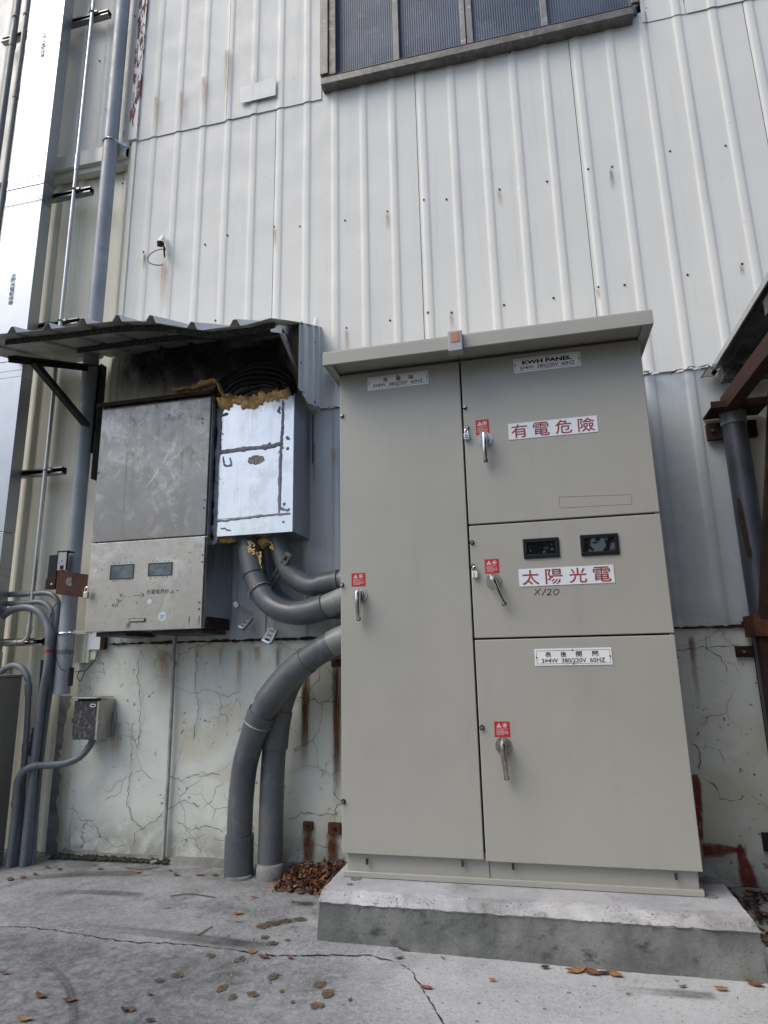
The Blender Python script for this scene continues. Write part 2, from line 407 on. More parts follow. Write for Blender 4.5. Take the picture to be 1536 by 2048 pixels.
M['whiteplastic'] = simple('white_plastic', (.75, .77, .78), .4, var=.05)
M['redspray'] = NT('red_spray_paint')
_t = M['redspray']; M['redspray'] = _t.out(_t.mix(_t.rng(_t.noise(9, 5), .3, .7), (.20, .012, .012), (.30, .02, .018)), .6, 0, .4)
M['moss'] = simple('black_moss', (.028, .028, .016), .95, var=.5, vs=40, bump=.8, bs=90)
M['browncab'] = simple('taupe_painted_steel', (.20, .192, .16), .42, var=.08, vs=4)
M['frame'] = NT('weathered_aluminium_frame')
_t = M['frame']; M['frame'] = _t.out(_t.mix(_t.rng(_t.noise(1, 7, .7, sc3=(14, 14, 30)), .56, .68), _t.mix(_t.rng(_t.noise(7, 5), .3, .7), (.15, .145, .14), (.21, .205, .20)), (.5, .5, .49)), .5, .35)
M['frame_dark'] = simple('bronze_window_frame', (.13, .122, .112), .45, .4, var=.25, vs=14, dirt=((.35, .34, .32), .4))
M['leaf'] = [simple('dry_leaf_%s' % n, c, .7, var=.35, vs=60) for n, c in (('brown', (.115, .050, .025)), ('russet', (.17, .065, .028)), ('tan', (.24, .125, .05)), ('dark', (.045, .024, .016)))]
M['mud'] = simple('brown_leaf_litter_stain', (.105, .085, .065), .85, var=.4, vs=30)
M['green'] = [simple('tree_leaf_%d' % i, c, .55, var=.3, vs=2) for i, c in enumerate(((.045, .075, .022), (.07, .10, .03), (.03, .052, .02)))]
M['bark'] = simple('bark', (.09, .07, .05), .9, var=.3, bump=.6, bs=30)

def glass_mat():
    t = NT('ribbed_window_glass')
    h = t.n.new("ShaderNodeTexWave"); h.wave_type = 'BANDS'; h.bands_direction = 'X'; h.inputs["Scale"].default_value = 22; h.inputs["Distortion"].default_value = .4
    t.lk(t.pos, h.inputs["Vector"])
    h2 = t.n.new("ShaderNodeTexWave"); h2.wave_type = 'BANDS'; h2.bands_direction = 'Z'; h2.inputs["Scale"].default_value = 26
    t.lk(t.pos, h2.inputs["Vector"])
    t.bump(t.math('ADD', h.outputs["Fac"], t.math('MULTIPLY', h2.outputs["Fac"], .3)), .28, .004)
    c = t.mix(t.rng(t.noise(3, 5), .35, .65), (.036, .058, .095), (.065, .092, .140))  # blue base colour stands in for the reflected sky
    c = t.mix(t.math('MULTIPLY', t.rng(t.noise(9, 6, .7), .55, .7), .25), c, (.2, .23, .25))
    return t.out(c, .38, 0, .25)
M['wglass'] = glass_mat()
_t = NT('meter_glass'); M['mglass'] = _t.out((.008, .009, .010), .02, 0, 1.0)
_t.bump(_t.noise(9, 2), .03, .01)
_t = NT('dusty_meter_glass'); M['dglass'] = _t.out(_t.mix(_t.rng(_t.noise(12, 6, .7), .4, .65), (.035, .055, .075), (.12, .15, .17)), .22, 0, .7)

def stain_mat(name, a, b, seed, sx=6, amt=.9):
    """flat dried stain; soft edges and streaks by transparency over its own UV"""
    t = NT(name)
    uvn = t.n.new("ShaderNodeUVMap"); uvn.uv_map = "UVMap"
    sp = t.n.new("ShaderNodeSeparateXYZ"); t.lk(uvn.outputs[0], sp.inputs[0])
    u, v = sp.outputs[0], sp.outputs[1]
    e = t.math('ABSOLUTE', t.math('SUBTRACT', t.math('MULTIPLY', u, 2), 1))
    e = t.rng(e, .35, 1, 1, 0); f = t.math('MULTIPLY', t.rng(v, 0, .75), t.rng(v, .9, 1, 1, .0))
    nn = t.noise(1, 6, .65, sc3=(sx, 1.2, 1), off=(seed, seed, 0), src=uvn.outputs[0])
    al = t.math('MULTIPLY', t.math('MULTIPLY', e, f), t.rng(nn, .3, .62))
    al = t.math('MULTIPLY', al, amt, clamp=True)
    c = t.mix(t.rng(t.noise(25, 5), .3, .7), a, b)
    t.out(c, .8, 0, .2); t.lk(al, t.b.inputs["Alpha"])
    return t.m
M['st_rust'] = stain_mat('rust_run', (.09, .035, .015), (.24, .11, .045), 1.3, 3, .75)
M['st_rust_strong'] = stain_mat('strong_rust_run', (.07, .028, .014), (.17, .075, .035), 6.3, 2.5, 1.5)
M['st_rust_pale'] = stain_mat('pale_rust_run', (.36, .20, .10), (.42, .27, .15), 4.1, 4, .55)
M['st_soot_shade'] = stain_mat('soot_and_shade_smudge', (.03, .025, .02), (.06, .05, .04), 7.7, 3, .95)
M['st_grey'] = stain_mat('grey_smudge', (.16, .17, .18), (.22, .23, .23), 2.2, 3, .7)
M['st_white'] = stain_mat('whitish_scuff', (.75, .74, .70), (.8, .79, .76), 5.2, 9, .6)
def stain(parent, x0, x1, z0, z1, y, mat, name='stain'):
    b = MB(); b.add([(x0, y, z0), (x1, y, z0), (x1, y, z1), (x0, y, z1)], [(0, 1, 2, 3)])
    return b.build(name, mat, parent, recalc=False, uv=[(0, 0), (1, 0), (1, 1), (0, 1)])
def stain_px(parent, px0, py0, px1, py1, Y, mat, name='stain'):
    a = P((px0 + px1) / 2, py0, Y); b = P((px0 + px1) / 2, py1, Y)
    hw = (P(px1, (py0 + py1) / 2, Y).x - P(px0, (py0 + py1) / 2, Y).x) / 2
    c = (a.x + b.x) / 2
    return stain(parent, c - hw, c + hw, b.z, a.z, Y, mat, name)

def text(body, parent, x0, x1, z0, z1, y, mat, name='lettering', off=0.0, slant=0.0, ext=.0006, vertical=False):
    """flat lettering fitted to a rectangle of a wall plane (facing -Y)"""
    cu = bpy.data.curves.new('t', 'FONT'); cu.size = 1; cu.offset = off; cu.resolution_u = 3
    cu.body = body if not vertical else "\n".join(body)
    if vertical: cu.space_line = .95
    o = bpy.data.objects.new('t', cu); col.objects.link(o); bpy.context.view_layer.update()
    me = bpy.data.meshes.new_from_object(o.evaluated_get(bpy.context.evaluated_depsgraph_get()))
    bpy.data.objects.remove(o); bpy.data.curves.remove(cu)
    xs = [v.co.x for v in me.vertices]; ys = [v.co.y for v in me.vertices]
    sx = (x1 - x0) / (max(xs) - min(xs)); sy = (z1 - z0) / (max(ys) - min(ys)); mx = min(xs); my = min(ys)
    c = Vector(((x0 + x1) / 2, y, (z0 + z1) / 2))
    for v in me.vertices:
        a = (v.co.x - mx) * sx; b = (v.co.y - my) * sy
        v.co = Vector((x0 + a + slant * b, y, z0 + b)) - c
    me.materials.clear(); me.materials.append(mat)
    return link(name, me, parent, c)

# =================================================================== SETTING
# ---- ground: two slabs meeting at a ragged crack, one fine sheet near, one far
crackA = [G(*p) for p in ((-420, 1862), (-200, 1852), (0, 1856), (60, 1857), (130, 1866), (200, 1878), (250, 1884), (330, 1886), (400, 1892), (470, 1901), (540, 1912), (620, 1914), (660, 1912))]
crackA += [Vector((-.62, -.83, 0)), Vector((-.53, -.86, 0))]
crackB = [G(*p) for p in ((800, 1927), (826, 1946), (838, 1968), (858, 2003), (885, 2048), (930, 2120))]
def ydist_crack(x):
    for a, b in zip(crackA[:-1], crackA[1:]):
        if a.x <= x <= b.x: return a.y + (b.y - a.y) * (x - a.x) / (b.x - a.x)
    return None
gb = MB(); X0, X1, Y0, Y1, ST = -3.6, 1.7, -2.2, .1, .02
nx_, ny_ = int((X1 - X0) / ST), int((Y1 - Y0) / ST); vs = []
for j in range(ny_ + 1):
    for i in range(nx_ + 1):
        x = X0 + i * ST; y = Y0 + j * ST
        h = .006 * nz(x, y, 0, 1.7) + .0022 * nz(x, y, 3, 9)
        yc = ydist_crack(x)
        if yc is not None:
            d = y - yc - .01 * nz(x, 0, 0, 20)
            h += .010 / (1 + math.exp(-d / .012)) * min(1, max(0, 1.2 - abs(d)))
        ed = min(x - X0, X1 - x, y - Y0)
        h = h * min(1, max(0, ed / .2)) - .002
        vs.append((x, y, h))
fs = [(j * (nx_ + 1) + i, j * (nx_ + 1) + i + 1, (j + 1) * (nx_ + 1) + i + 1, (j + 1) * (nx_ + 1) + i) for j in range(ny_) for i in range(nx_)]
gb.add(vs, fs)
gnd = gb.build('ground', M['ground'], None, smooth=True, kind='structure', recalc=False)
fb = MB(); fb.add([(-120, -160, -.008), (120, -160, -.008), (120, 30, -.008), (-120, 30, -.008)], [(0, 1, 2, 3)])
fb.build('yard', simple('dark_yard', (.06, .06, .058), .85, var=.3, vs=3, bump=.5, bs=120), None, kind='structure', recalc=False)  # unseen yard coloured dark to cut the light it bounces up
cb = MB()
def wob(pts, step=.012, amp=.006, nrm_z=True):
    out = []
    for a, b in zip(pts[:-1], pts[1:]):
        n = max(1, int((b - a).length / step))
        for k in range(n):
            p = a.lerp(b, k / n); q = Vector((nz(p.x, p.y, p.z, 40), nz(p.y, p.z, p.x, 40), nz(p.z, p.x, p.y, 40))) * amp
            out.append(p + q)
    out.append(pts[-1]); return out
def onground(pts, dz=.004):
    out = []
    for p in pts:
        yc = ydist_crack(p.x); h = .006 * nz(p.x, p.y, 0, 1.7)
        if yc is not None: h += .010 / (1 + math.exp(-(p.y - yc - .01 * nz(p.x, 0, 0, 20)) / .012)) * min(1, max(0, 1.2 - abs(p.y - yc)))
        out.append(Vector((p.x, p.y, h - .002 + dz)))
    return out
cb.ribbon(onground(wob(crackA), .002), .0042, (0, 0, 1), .9)
cb.ribbon(onground(wob(crackB), .002), .0035, (0, 0, 1), .9)
tag(cb.build('ground_crack', M['char'], gnd, recalc=False))

# ---- sheet metal walls
RP = .181; RX0 = -.083
def profile(x, ribs_on=True, hh=.0062, ph=RX0):
    k = round((x - ph) / RP); d = abs(x - (ph + k * RP))
    if d < .011: return hh - .0008 * (d / .011) ** 2
    if d < .029:
        t = (.029 - d) / .018; return (hh - .0008) * t * t * (3 - 2 * t)
    return 0.0
def xsamples(x0, x1, ph=RX0):
    xs = {round(x0, 5), round(x1, 5)}
    k0 = math.floor((x0 - ph) / RP) - 1; k1 = math.ceil((x1 - ph) / RP) + 1
    for k in range(k0, k1 + 1):
        c = ph + k * RP
        for d in (-.09, -.05, -.029, -.026, -.023, -.020, -.017, -.014, -.011, -.006, 0, .006, .011, .014, .017, .020, .023, .026, .029, .05):
            if x0 < c + d < x1: xs.add(round(c + d, 5))
    return sorted(xs)
def sheet(name, x0, x1, z0, z1, y, mat, parent, hh=.0062, ph=RX0, seed=0, top=None, hole=None):
    b = MB(); xs = xsamples(x0, x1, ph); nzv = max(2, int((z1 - z0) / .12))
    zs = [z0 + (z1 - z0) * i / nzv for i in range(nzv + 1)]
    zs = [zs[0], zs[0] + .002] + zs[1:-1] + [zs[-1] - .002, zs[-1]]; xs = sorted(set(xs) | {round(x0 + .0015, 5), round(x1 - .0015, 5)})
    if hole:
        xs = sorted(set(xs) | {hole[0], hole[1]}); zs = sorted(set(zs) | {hole[2], hole[3]})
    v = []
    for z in zs:
        for x in xs: v.append((x, y - profile(x, hh=hh, ph=ph) - .0016 * nz(x + seed, z, seed, 2.3), z))
    n = len(xs); f = []
    for j in range(len(zs) - 1):
        for i in range(n - 1):
            if hole:
                cx = (xs[i] + xs[i + 1]) / 2; cz = (zs[j] + zs[j + 1]) / 2
                if hole[0] < cx < hole[1] and hole[2] < cz < hole[3]: continue
            f.append((j * n + i, j * n + i + 1, (j + 1) * n + i + 1, (j + 1) * n + i))
    b.add(v, f)
    return b.build(name, mat, parent, smooth=True, recalc=False, solid=.0012)

WL, WR = -2.385, 3.4
LAP1, LAP2, TOP = 2.325, 4.405, 6.6
wall = thing('metal_wall', (0, 0, 1.08), 'white ribbed sheet metal factory wall rising above the cracked concrete base', 'wall')
WX0, WX1 = P(655, 100, 0).x, P(1262, 20, 0).x
WZ0 = P(960, 108, 0).z + .02
seams = [WL, -1.382, -.482, .420, 1.336, 2.24, WR]
for i in range(6):
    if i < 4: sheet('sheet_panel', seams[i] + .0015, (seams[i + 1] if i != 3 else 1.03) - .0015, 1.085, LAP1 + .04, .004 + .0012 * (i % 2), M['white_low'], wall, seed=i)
    zt = TOP if False else LAP2 + .1
    sheet('sheet_panel', seams[i] + .0015, seams[i + 1] - .0015, LAP1 + .004 * math.sin(i * 2.1), zt, -.003 - .0012 * (i % 2), M['white'], wall, seed=i + 9)
up = [WL, -1.725, WX0 - .035]
for i in range(2): sheet('sheet_panel', up[i] + .0015, up[i + 1] - .0015, LAP2 - .008 + .004 * i, TOP, -.009 - .0014 * i, M['white'], wall, seed=20 + i)
up = [WX1 + .045, 1.05, 1.95, WR]
for i in range(3): sheet('sheet_panel', up[i] + .0015, up[i + 1] - .0015, LAP2 + .025 - .002 * i, TOP, -.009 - .0014 * (i % 2), M['white'], wall, seed=30 + i)
sheet('sheet_panel', WX0 - .04, WX1 + .045, 5.62, TOP, -.009, M['white'], wall, seed=40)
# left edge trim with peeling paint, and the folded trim below it
b = MB(); b.box(WL - .052, WL + .012, -.026, .03, LAP2 - .005, TOP); b.build('edge_trim', M['trim_flake'], wall, bevel=.002, label='white corner trim with paint peeling to red')
b = MB(); b.box(WL - .03, WL + .004, -.014, .06, 1.0, LAP2 - .01); b.box(WL - .062, WL - .03, .006, .06, 1.0, LAP2 - .01); b.build('edge_trim', M['beige'], wall, bevel=.003)
# patch plate
a = P(480, 176, -.03); b_ = P(552, 154, -.03); c_ = P(551, 190, -.03); d_ = P(480, 207, -.03)
b = MB(); b.prism([a, b_, c_, d_], (0, .003, 0)); b.build('patch_plate', M['white_low'], wall, bevel=.0008)
# screws
sm = MB(); sm.disc((0, 0, 0), (0, -1, 0), .0062, .0035, 12); sm.disc((0, -.003, 0), (0, -1, 0), .0038, .005, 8)
scr0 = None
SP = [(288, 505), (320, 243), (384, 228), (549, 454), (600, 453), (690, 441), (775, 423), (848, 401), (893, 399), (999, 379), (1094, 363), (1176, 340), (1224, 334), (1340, 303), (1451, 292),
      (693, 656), (780, 641), (856, 626), (903, 625), (1008, 610), (1107, 596), (1197, 575), (1249, 570), (1375, 550), (1484, 528), (456, 207), (500, 206), (1292, 18), (1485, 1245),
      (431, 641), (330, 758), (300, 765), (215, 1328 - 60), (340, 1283), (410, 489), (455, 471), (1290, 742), (652, 168), (1019, 107)]
for px, py in SP:
    p = P(px, py, -.004)
    yy = -.006 - profile(p.x)
    if scr0 is None: scr0 = sm.build('screw', M['blackmetal'], wall, smooth=True); scr0.location = Vector((p.x, yy, p.z)) - W[wall.name]; W[scr0.name] = Vector((p.x, yy, p.z)); 
    else: dup(scr0, (p.x, yy, p.z), wall)
# stains and dark patches on the white wall
for px, py in SP[:29:3]: stain_px(wall, px - 5, py + 2, px + 5, py + random.uniform(25, 60), -.0125, M['st_rust_pale' if px % 2 else 'st_grey'], 'dirt_run')
for q in ((445, 95, 462, 225, .7), (399, 150, 415, 235, 0), (304, 190, 318, 270, 0), (355, 180, 370, 262, 0)):
    stain_px(wall, q[0], q[1], q[2], q[3], -.034, M['st_rust_pale'], 'rust_stain')
stain_px(wall, 316, 520, 334, 640, -.024, M['st_rust_pale'], 'rust_stain')
stain_px(wall, 640, 740, 690, 815, -.030, M['st_grey'], 'grey_patch')  # soft grey patch just above the lap
stain_px(wall, 624, 880, 632, 1010, -.004, M['st_rust_pale'], 'rust_stain')
stain_px(wall, 661, 895, 672, 940, -.026, M['st_rust_pale'], 'rust_stain')
for i_, q in enumerate(((225, 700, 330, 810), (290, 685, 400, 810), (350, 690, 460, 805), (420, 690, 560, 800), (480, 670, 600, 800), (240, 670, 560, 790))): stain_px(wall, *q, -.022 - .002 * i_, M['st_soot_shade'], 'soot_and_shade')  # soot, spread wider to paint in the shade under the canopy

# beige sheets to the left
lw = thing('beige_wall', (-3.2, 0, 0), 'older beige ribbed sheet wall with peeling flakes at the left edge', 'wall')
sheet('sheet_panel', -4.6, WL - .055, 4.36, TOP, .0, M['beige_flake'], lw, seed=50, ph=-2.86)
sheet('sheet_panel', -3.55, WL - .055, 0.0, 4.32, .062, M['beige'], lw, seed=52, ph=-2.842, hh=.020)
sheet('sheet_panel', -4.6, -3.552, 0.0, 4.32, .060, M['beige'], lw, seed=53, ph=-2.842, hh=.020)
b = MB(); b.box(-4.6, WL - .055, -.034, -.030, 4.275, 4.385); b.box(-4.6, WL - .055, -.030, .05, 4.275, 4.279); b.box(-4.6, WL - .06, -.005, .05, 4.235, 4.275)
b.build('flashing', M['beige_top'], lw, bevel=.0015)
for px, py in ((237, 255), (226, 283), (251, 360), (246, 368), (270, 34), (277, 44), (200, 123)):
    p = P(px, py, .0 if py < 320 else .05); dup(scr0, (p.x, p.y - .006, p.z), lw)
# beige piece of trim hanging over the concrete edge
b = MB(); x0 = P(147, 1300, -.02).x; x1 = P(178, 1300, -.02).x; b.box(x0, x1, -.02, .01, P(160, 1326, -.02).z, P(160, 1262, -.02).z)
b.box(x1 - .03, x1 - .018, -.03, -.018, P(160, 1326, -.02).z, P(160, 1262, -.02).z)
b.build('trim_end', M['beige'], lw, bevel=.002)

# right-hand beige return behind the lean-to
b = MB(); rw = thing('cream_wall', (1.6, .02, 0), 'cream sheet wall panel behind the grey post under the lean-to', 'wall')
sheet('sheet_panel', 1.0, 3.4, 1.02, 2.36, .012, M['beige'], rw, seed=60, ph=1.17)

# inner backing of the building
b = MB(); b.box(-4.7, 3.5, .12, .4, -.2, TOP + .1); b.build('building_core', M['dark_in'], None, kind='structure')
b = MB(); b.box(-1.0 + WL * 0 - 3.7, 3.5, -.02, .42, TOP, TOP + .06); b.build('parapet_cap', M['white'], None, kind='structure')

# ---- concrete base wall
cwl = -2.50
b = MB(); nn = 90
vs = []; zs = [-.05 + 1.20 * j / 24 for j in range(25)]
xs = [cwl + (3.4 - cwl) * i / 150 for i in range(151)]
for z in zs:
    for x in xs: vs.append((x, .014 + .004 * nz(x, z, 0, 2.0) + .0015 * nz(x, z, 0, 11), z))
n = len(xs)
b.add(vs, [(j * n + i, j * n + i + 1, (j + 1) * n + i + 1, (j + 1) * n + i) for j in range(24) for i in range(n - 1)])
b.box(cwl, cwl + .012, .02, .2, -.05, 1.15)
cw = b.build('concrete_wall', M['cwall'], None, smooth=True, recalc=False)
tag(cw, 'cracked white painted concrete base wall below the metal sheets', 'wall')
# bare grey strip at its left end
b = MB(); pts = []
L_ = [(128, 1392), (120, 1480), (112, 1560), (104, 1640), (98, 1716)]; R_ = [(98, 1716), (118, 1716), (113, 1680), (120, 1640), (112, 1600), (122, 1560), (117, 1520), (126, 1480), (132, 1430), (146, 1392)]
lp = [P(x - 8, y, .006) for x, y in L_]; rp = wob([P(x, y, .006) for x, y in R_[1:]], .02, .018)
b.add([Vector((p.x, .006, p.z)) for p in lp + rp], [tuple(range(len(lp) + len(rp)))]); b.build('bare_strip', M['pl_side'], cw, recalc=False)
# top joint: dark ribbon standing in for the shadow under the sheet edge
b = MB(); b.ribbon(wob([Vector((cwl + .2, -.001, 1.083)), Vector((1.05, -.001, 1.083))], .02, .004), .012, jit=.6); b.build('edge_shadow_line', M['rustdark'], cw, recalc=False)
for q, mt in (((598, 1325, 622, 1560), 'st_rust_strong'), ((662, 1325, 684, 1640), 'st_rust_strong'), ((600, 1655, 632, 1750), 'st_rust_strong'), ((648, 1662, 680, 1750), 'st_rust_strong'),
              ((436, 1295, 444, 1350), 'st_rust_pale'), ((470, 1295, 484, 1400), 'st_rust_pale'), ((388, 1290, 396, 1330), 'st_rust_pale'), ((550, 1292, 558, 1380), 'st_rust'), ((505, 1292, 522, 1335), 'st_rust_pale'),
              ((1383, 1268, 1398, 1440), 'st_rust_pale'), ((1380, 1268, 1394, 1340), 'st_rust'), ((310, 1300, 345, 1400), 'st_rust_pale'), ((215, 1440, 245, 1530), 'st_rust_pale')):
    stain_px(cw, *q, .002, M[mt], 'rust_stain')
# individually drawn wide cracks
b = MB()
for pl in ([(268, 1690), (270, 1665), (300, 1650), (330, 1625), (365, 1600), (400, 1612)], [(330, 1550), (360, 1560), (405, 1545), (440, 1550)], [(395, 1300), (390, 1370), (400, 1420), (385, 1480)],
           [(355, 1640), (380, 1660), (420, 1650), (445, 1665)], [(265, 1450), (262, 1530), (255, 1610), (262, 1640), (290, 1660)], [(575, 1640), (605, 1625), (650, 1630), (680, 1625)],
           [(1405, 1560), (1430, 1570), (1445, 1600), (1470, 1602), (1490, 1590)], [(1412, 1270), (1415, 1300), (1440, 1310), (1455, 1345)], [(1352, 1300), (1412, 1296), (1480, 1290)], [(280, 1300), (275, 1360), (283, 1420), (275, 1500)],
           [(575, 1400), (610, 1395), (640, 1405), (680, 1402)], [(1385, 1480), (1400, 1500), (1398, 1540)]):
    b.ribbon(wob([P(x, y, .003) for x, y in pl], .012, .014), .0024, jit=.6)
b.build('wall_crack', M['char'], cw, recalc=False)
# red spray paint on the wall right of the cabinet
def spray(pl, ws):
    pts = cr([P(x, y, .0035) for x, y in pl], 8); n = len(pts); vs = []; uv = []
    for i, p in enumerate(pts):
        f = i / (n - 1) * (len(ws) - 1); k = min(int(f), len(ws) - 2); ww = (ws[k] + (ws[k + 1] - ws[k]) * (f - k)) * 1.35
        q = pts[min(i + 1, n - 1)] - pts[max(i - 1, 0)]; sx = q.normalized().cross(Vector((0, -1, 0)))
        p = p + Vector((0, -.0008 * len(cw.children) * .1, 0))
        vs += [p + sx * ww / 2, p - sx * ww / 2]; uv += [(0, i / (n - 1)), (1, i / (n - 1))]
    b = MB(); b.add(vs, [(2 * i, 2 * i + 1, 2 * i + 3, 2 * i + 2) for i in range(n - 1)]); b.build('spray_paint', M['spray_soft'], cw, recalc=False, uv=uv)
t = NT('red_spray_paint_soft'); un = t.n.new("ShaderNodeUVMap"); un.uv_map = "UVMap"; sp_ = t.n.new("ShaderNodeSeparateXYZ"); t.lk(un.outputs[0], sp_.inputs[0])
e_ = t.rng(t.math('ABSOLUTE', t.math('SUBTRACT', t.math('MULTIPLY', sp_.outputs[0], 2), 1)), .45, 1, 1, 0)
ev = t.math('MULTIPLY', t.rng(sp_.outputs[1], 0, .06), t.rng(sp_.outputs[1], .9, 1, 1, 0))
al_ = t.math('MULTIPLY', t.math('MULTIPLY', e_, ev), t.rng(t.noise(26, 6, .7), .28, .62, .35, .92), clamp=True)
t.out(t.mix(t.rng(t.noise(9, 5), .3, .7), (.13, .012, .012), (.20, .018, .016)), .6, 0, .4); t.lk(al_, t.b.inputs["Alpha"]); M['spray_soft'] = t.m
spray([(1386, 1548), (1392, 1570), (1397, 1620), (1402, 1690)], [.03, .04, .03, .02])
spray([(1402, 1700), (1440, 1700), (1470, 1699), (1496, 1704)], [.05, .046, .018, .03])
spray([(1478, 1686), (1484, 1715), (1494, 1750), (1506, 1797)], [.012, .036, .06, .07])
# moss along the foot of the wall
b = MB()
for i in range(520):
    px = random.choice([random.uniform(92, 210), random.uniform(205, 330)]); p = G(px, 1722 + (px - 90) * .04, 0)
    p = Vector((p.x, random.uniform(-.055, -.012), .004 if random.random() < .5 else .012)); r = random.uniform(.004, .014)
    seg = 7; vs = [p + Vector((0, 0, r * .9))] + [p + Vector((r * 1.5 * math.cos(6.283 * k / seg) * random.uniform(.6, 1.2), r * math.sin(6.283 * k / seg) * random.uniform(.6, 1.2), 0)) for k in range(seg)]
    b.add(vs, [(0, 1 + k, 1 + (k + 1) % seg) for k in range(seg)])
tag(b.build('moss', M['moss'], None), 'black moss along the foot of the white wall', None, None, 'stuff')
# skirting of dirty mortar between wall and ground
b = MB(); pts = []
xs = [cwl + i * .03 for i in range(int((2.2 - cwl) / .03))]
vs = []
for x in xs:
    a = .020 + .016 * abs(nz(x, 1, 0, 7)); vs += [(x, .02, a + .006), (x, -.006 - a * .5, a * .5), (x, -.02 - a * 1.6, -.004)]
b.add(vs, [(3 * i + k, 3 * i + k + 3, 3 * i + k + 4, 3 * i + k + 1) for i in range(len(xs) - 1) for k in range(2)])
b.build('mortar_fillet', M['pl_side'], cw, smooth=True)

# ---- window
yw = -.02
win = thing('window', (-.15, 0, WZ0), 'long aluminium window with ribbed glass coloured like reflected sky above the white wall', 'window')
zt = 5.60
b = MB(); zs0 = P(960, 82, yw).z
SXL, SXR = P(641, 170, -.075).x, P(1269, 30, -.075).x
b.box(SXL, SXR, -.075, .06, P(700, 152, -.07).z - .02, P(700, 152, -.07).z + .030)
sill = b.build('sill', M['frame_dark'], win, bevel=.003)
b = MB(); zc = P(700, 152, -.07).z + .032
b.add([(SXL + .004, -.078, zc), (SXR - .004, -.078, zc), (WX1 + .045, -.010, zc + .075), (WX0 - .03, -.010, zc + .075), (WX0 - .03, .03, zc), (WX1 + .045, .03, zc), (WX1 + .045, .03, zc + .075), (WX0 - .03, .03, zc + .075)],
      [(0, 1, 2, 3), (0, 4, 5, 1), (3, 2, 6, 7), (0, 3, 7, 4), (1, 5, 6, 2)])
b.build('sill_flashing', M['frame'], win, bevel=.002, label='worn grey sloping sill with flaking white paint')
zf = zc + .072
b = MB(); b.box(WX0 - .04, WX0 + .012, -.035, .06, zf, zt); b.build('jamb_cover', M['frame'], win, bevel=.002)
b = MB(); b.box(WX0 + .014, WX0 + .06, -.02, .06, zf, zt); b.build('jamb', M['frame_dark'], win, bevel=.003)
b = MB(); b.box(WX1 + .0, WX1 + .04, -.03, .06, zf, zt); b.build('jamb', M['frame'], win, bevel=.003)
mull = [P(791, 60, .0).x, P(932, 40, .0).x, P(1087, 20, .0).x]
ends = [WX0 + .05] + mull + [WX1]
for i in range(4):
    b = MB(); b.box(ends[i], ends[i + 1], .024 + .008 * (i % 2), .030 + .008 * (i % 2), zf - .005, zt); b.build('pane', M['wglass'], win)
for i, x in enumerate(mull):
    b = MB()
    if i == 1:
        b.box(x - .036, x - .006, -.008, .04, zf, zt); b.box(x - .002, x + .036, .0, .045, zf, zt)
    else: b.box(x - .019, x + .019, .0, .04, zf, zt)
    b.build('mullion', M['frame'], win, bevel=.003)
b = MB(); b.box(WX0 + .06, WX1, -.002, .035, zf - .004, zf + .018); b.build('bottom_rail', M['frame_dark'], win, bevel=.003)
b = MB(); b.box(WX0 - .04, WX1 + .05, -.035, .06, zt, zt + .06); b.build('head', M['frame_dark'], win, bevel=.003)

# =================================================================== CONCRETE PLINTH
pf = [G(632, 1886, 0), G(1532, 1968, 0)]
ztp = .158
tl = G(648, 1777, ztp); tr_ = G(1486, 1826, ztp)
ll = Vector((G(640, 1805, .125).x, 0, 0))
fl = Vector((pf[0].x, pf[0].y, 0)); frr = Vector((pf[1].x + .01, pf[1].y, 0))
pad = thing('concrete_plinth', ((fl.x + frr.x) / 2, -.4, 0), 'low grey concrete plinth with rough pale lip under the cabinet', 'plinth')
lipL = Vector((fl.x + .012, fl.y + .004, .126)); lipR = Vector((frr.x - .008, frr.y + .004, .132))
back = -.06
def strip(rows, closed=False):
    vs = []; n = len(rows[0])
    for r_ in rows: vs += r_
    return vs, [(j * n + i, j * n + i + 1, (j + 1) * n + i + 1, (j + 1) * n + i) for j in range(len(rows) - 1) for i in range(n - 1)]
N = 140
def edge_row(a, b, cback, jit, seed, zj=0):
    """row along left side (back to front), front, right side (front to back)"""
    out = []
    for k in range(30): t = k / 30; out.append(Vector((a.x + cback * (1 - t), back + (a.y - back) * t, a.z)))
    for k in range(N): out.append(a.lerp(b, k / N))
    for k in range(31): t = k / 30; out.append(Vector((b.x, b.y + (back - b.y) * t, b.z)))
    return [p + Vector((0, jit * nz(p.x, p.y, seed, 22) + jit * .6 * nz(p.x, p.y, seed, 70), zj * nz(p.x, p.y, seed + 3, 18) + zj * .7 * nz(p.x, p.y, seed + 3, 55))) for p in out]
r0 = edge_row(fl + Vector((0, 0, -.03)), frr + Vector((0, 0, -.03)), 0, .002, 1)
r1 = edge_row(fl.lerp(lipL, .5), frr.lerp(lipR, .5), 0, .003, 2)
r2 = edge_row(lipL, lipR, 0, .004, 3, .003)
r2b = edge_row(lipL + Vector((-.004, -.006, .006)), lipR + Vector((.004, -.006, .006)), 0, .005, 4, .004)
tlv = Vector((tl.x - .002, tl.y, ztp)); trv = Vector((tr_.x + .01, tr_.y, ztp))
r3 = edge_row(lipL.lerp(tlv, .6) + Vector((0, -.002, .01)), lipR.lerp(trv, .6) + Vector((0, -.002, .01)), 0, .005, 5, .004)
r4 = edge_row(tlv, trv, 0, .005, 6, .003)
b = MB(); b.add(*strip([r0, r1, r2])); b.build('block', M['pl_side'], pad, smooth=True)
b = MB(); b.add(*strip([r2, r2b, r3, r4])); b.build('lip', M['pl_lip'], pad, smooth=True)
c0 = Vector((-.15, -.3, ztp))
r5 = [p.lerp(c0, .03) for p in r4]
for p in r5: p.z = ztp
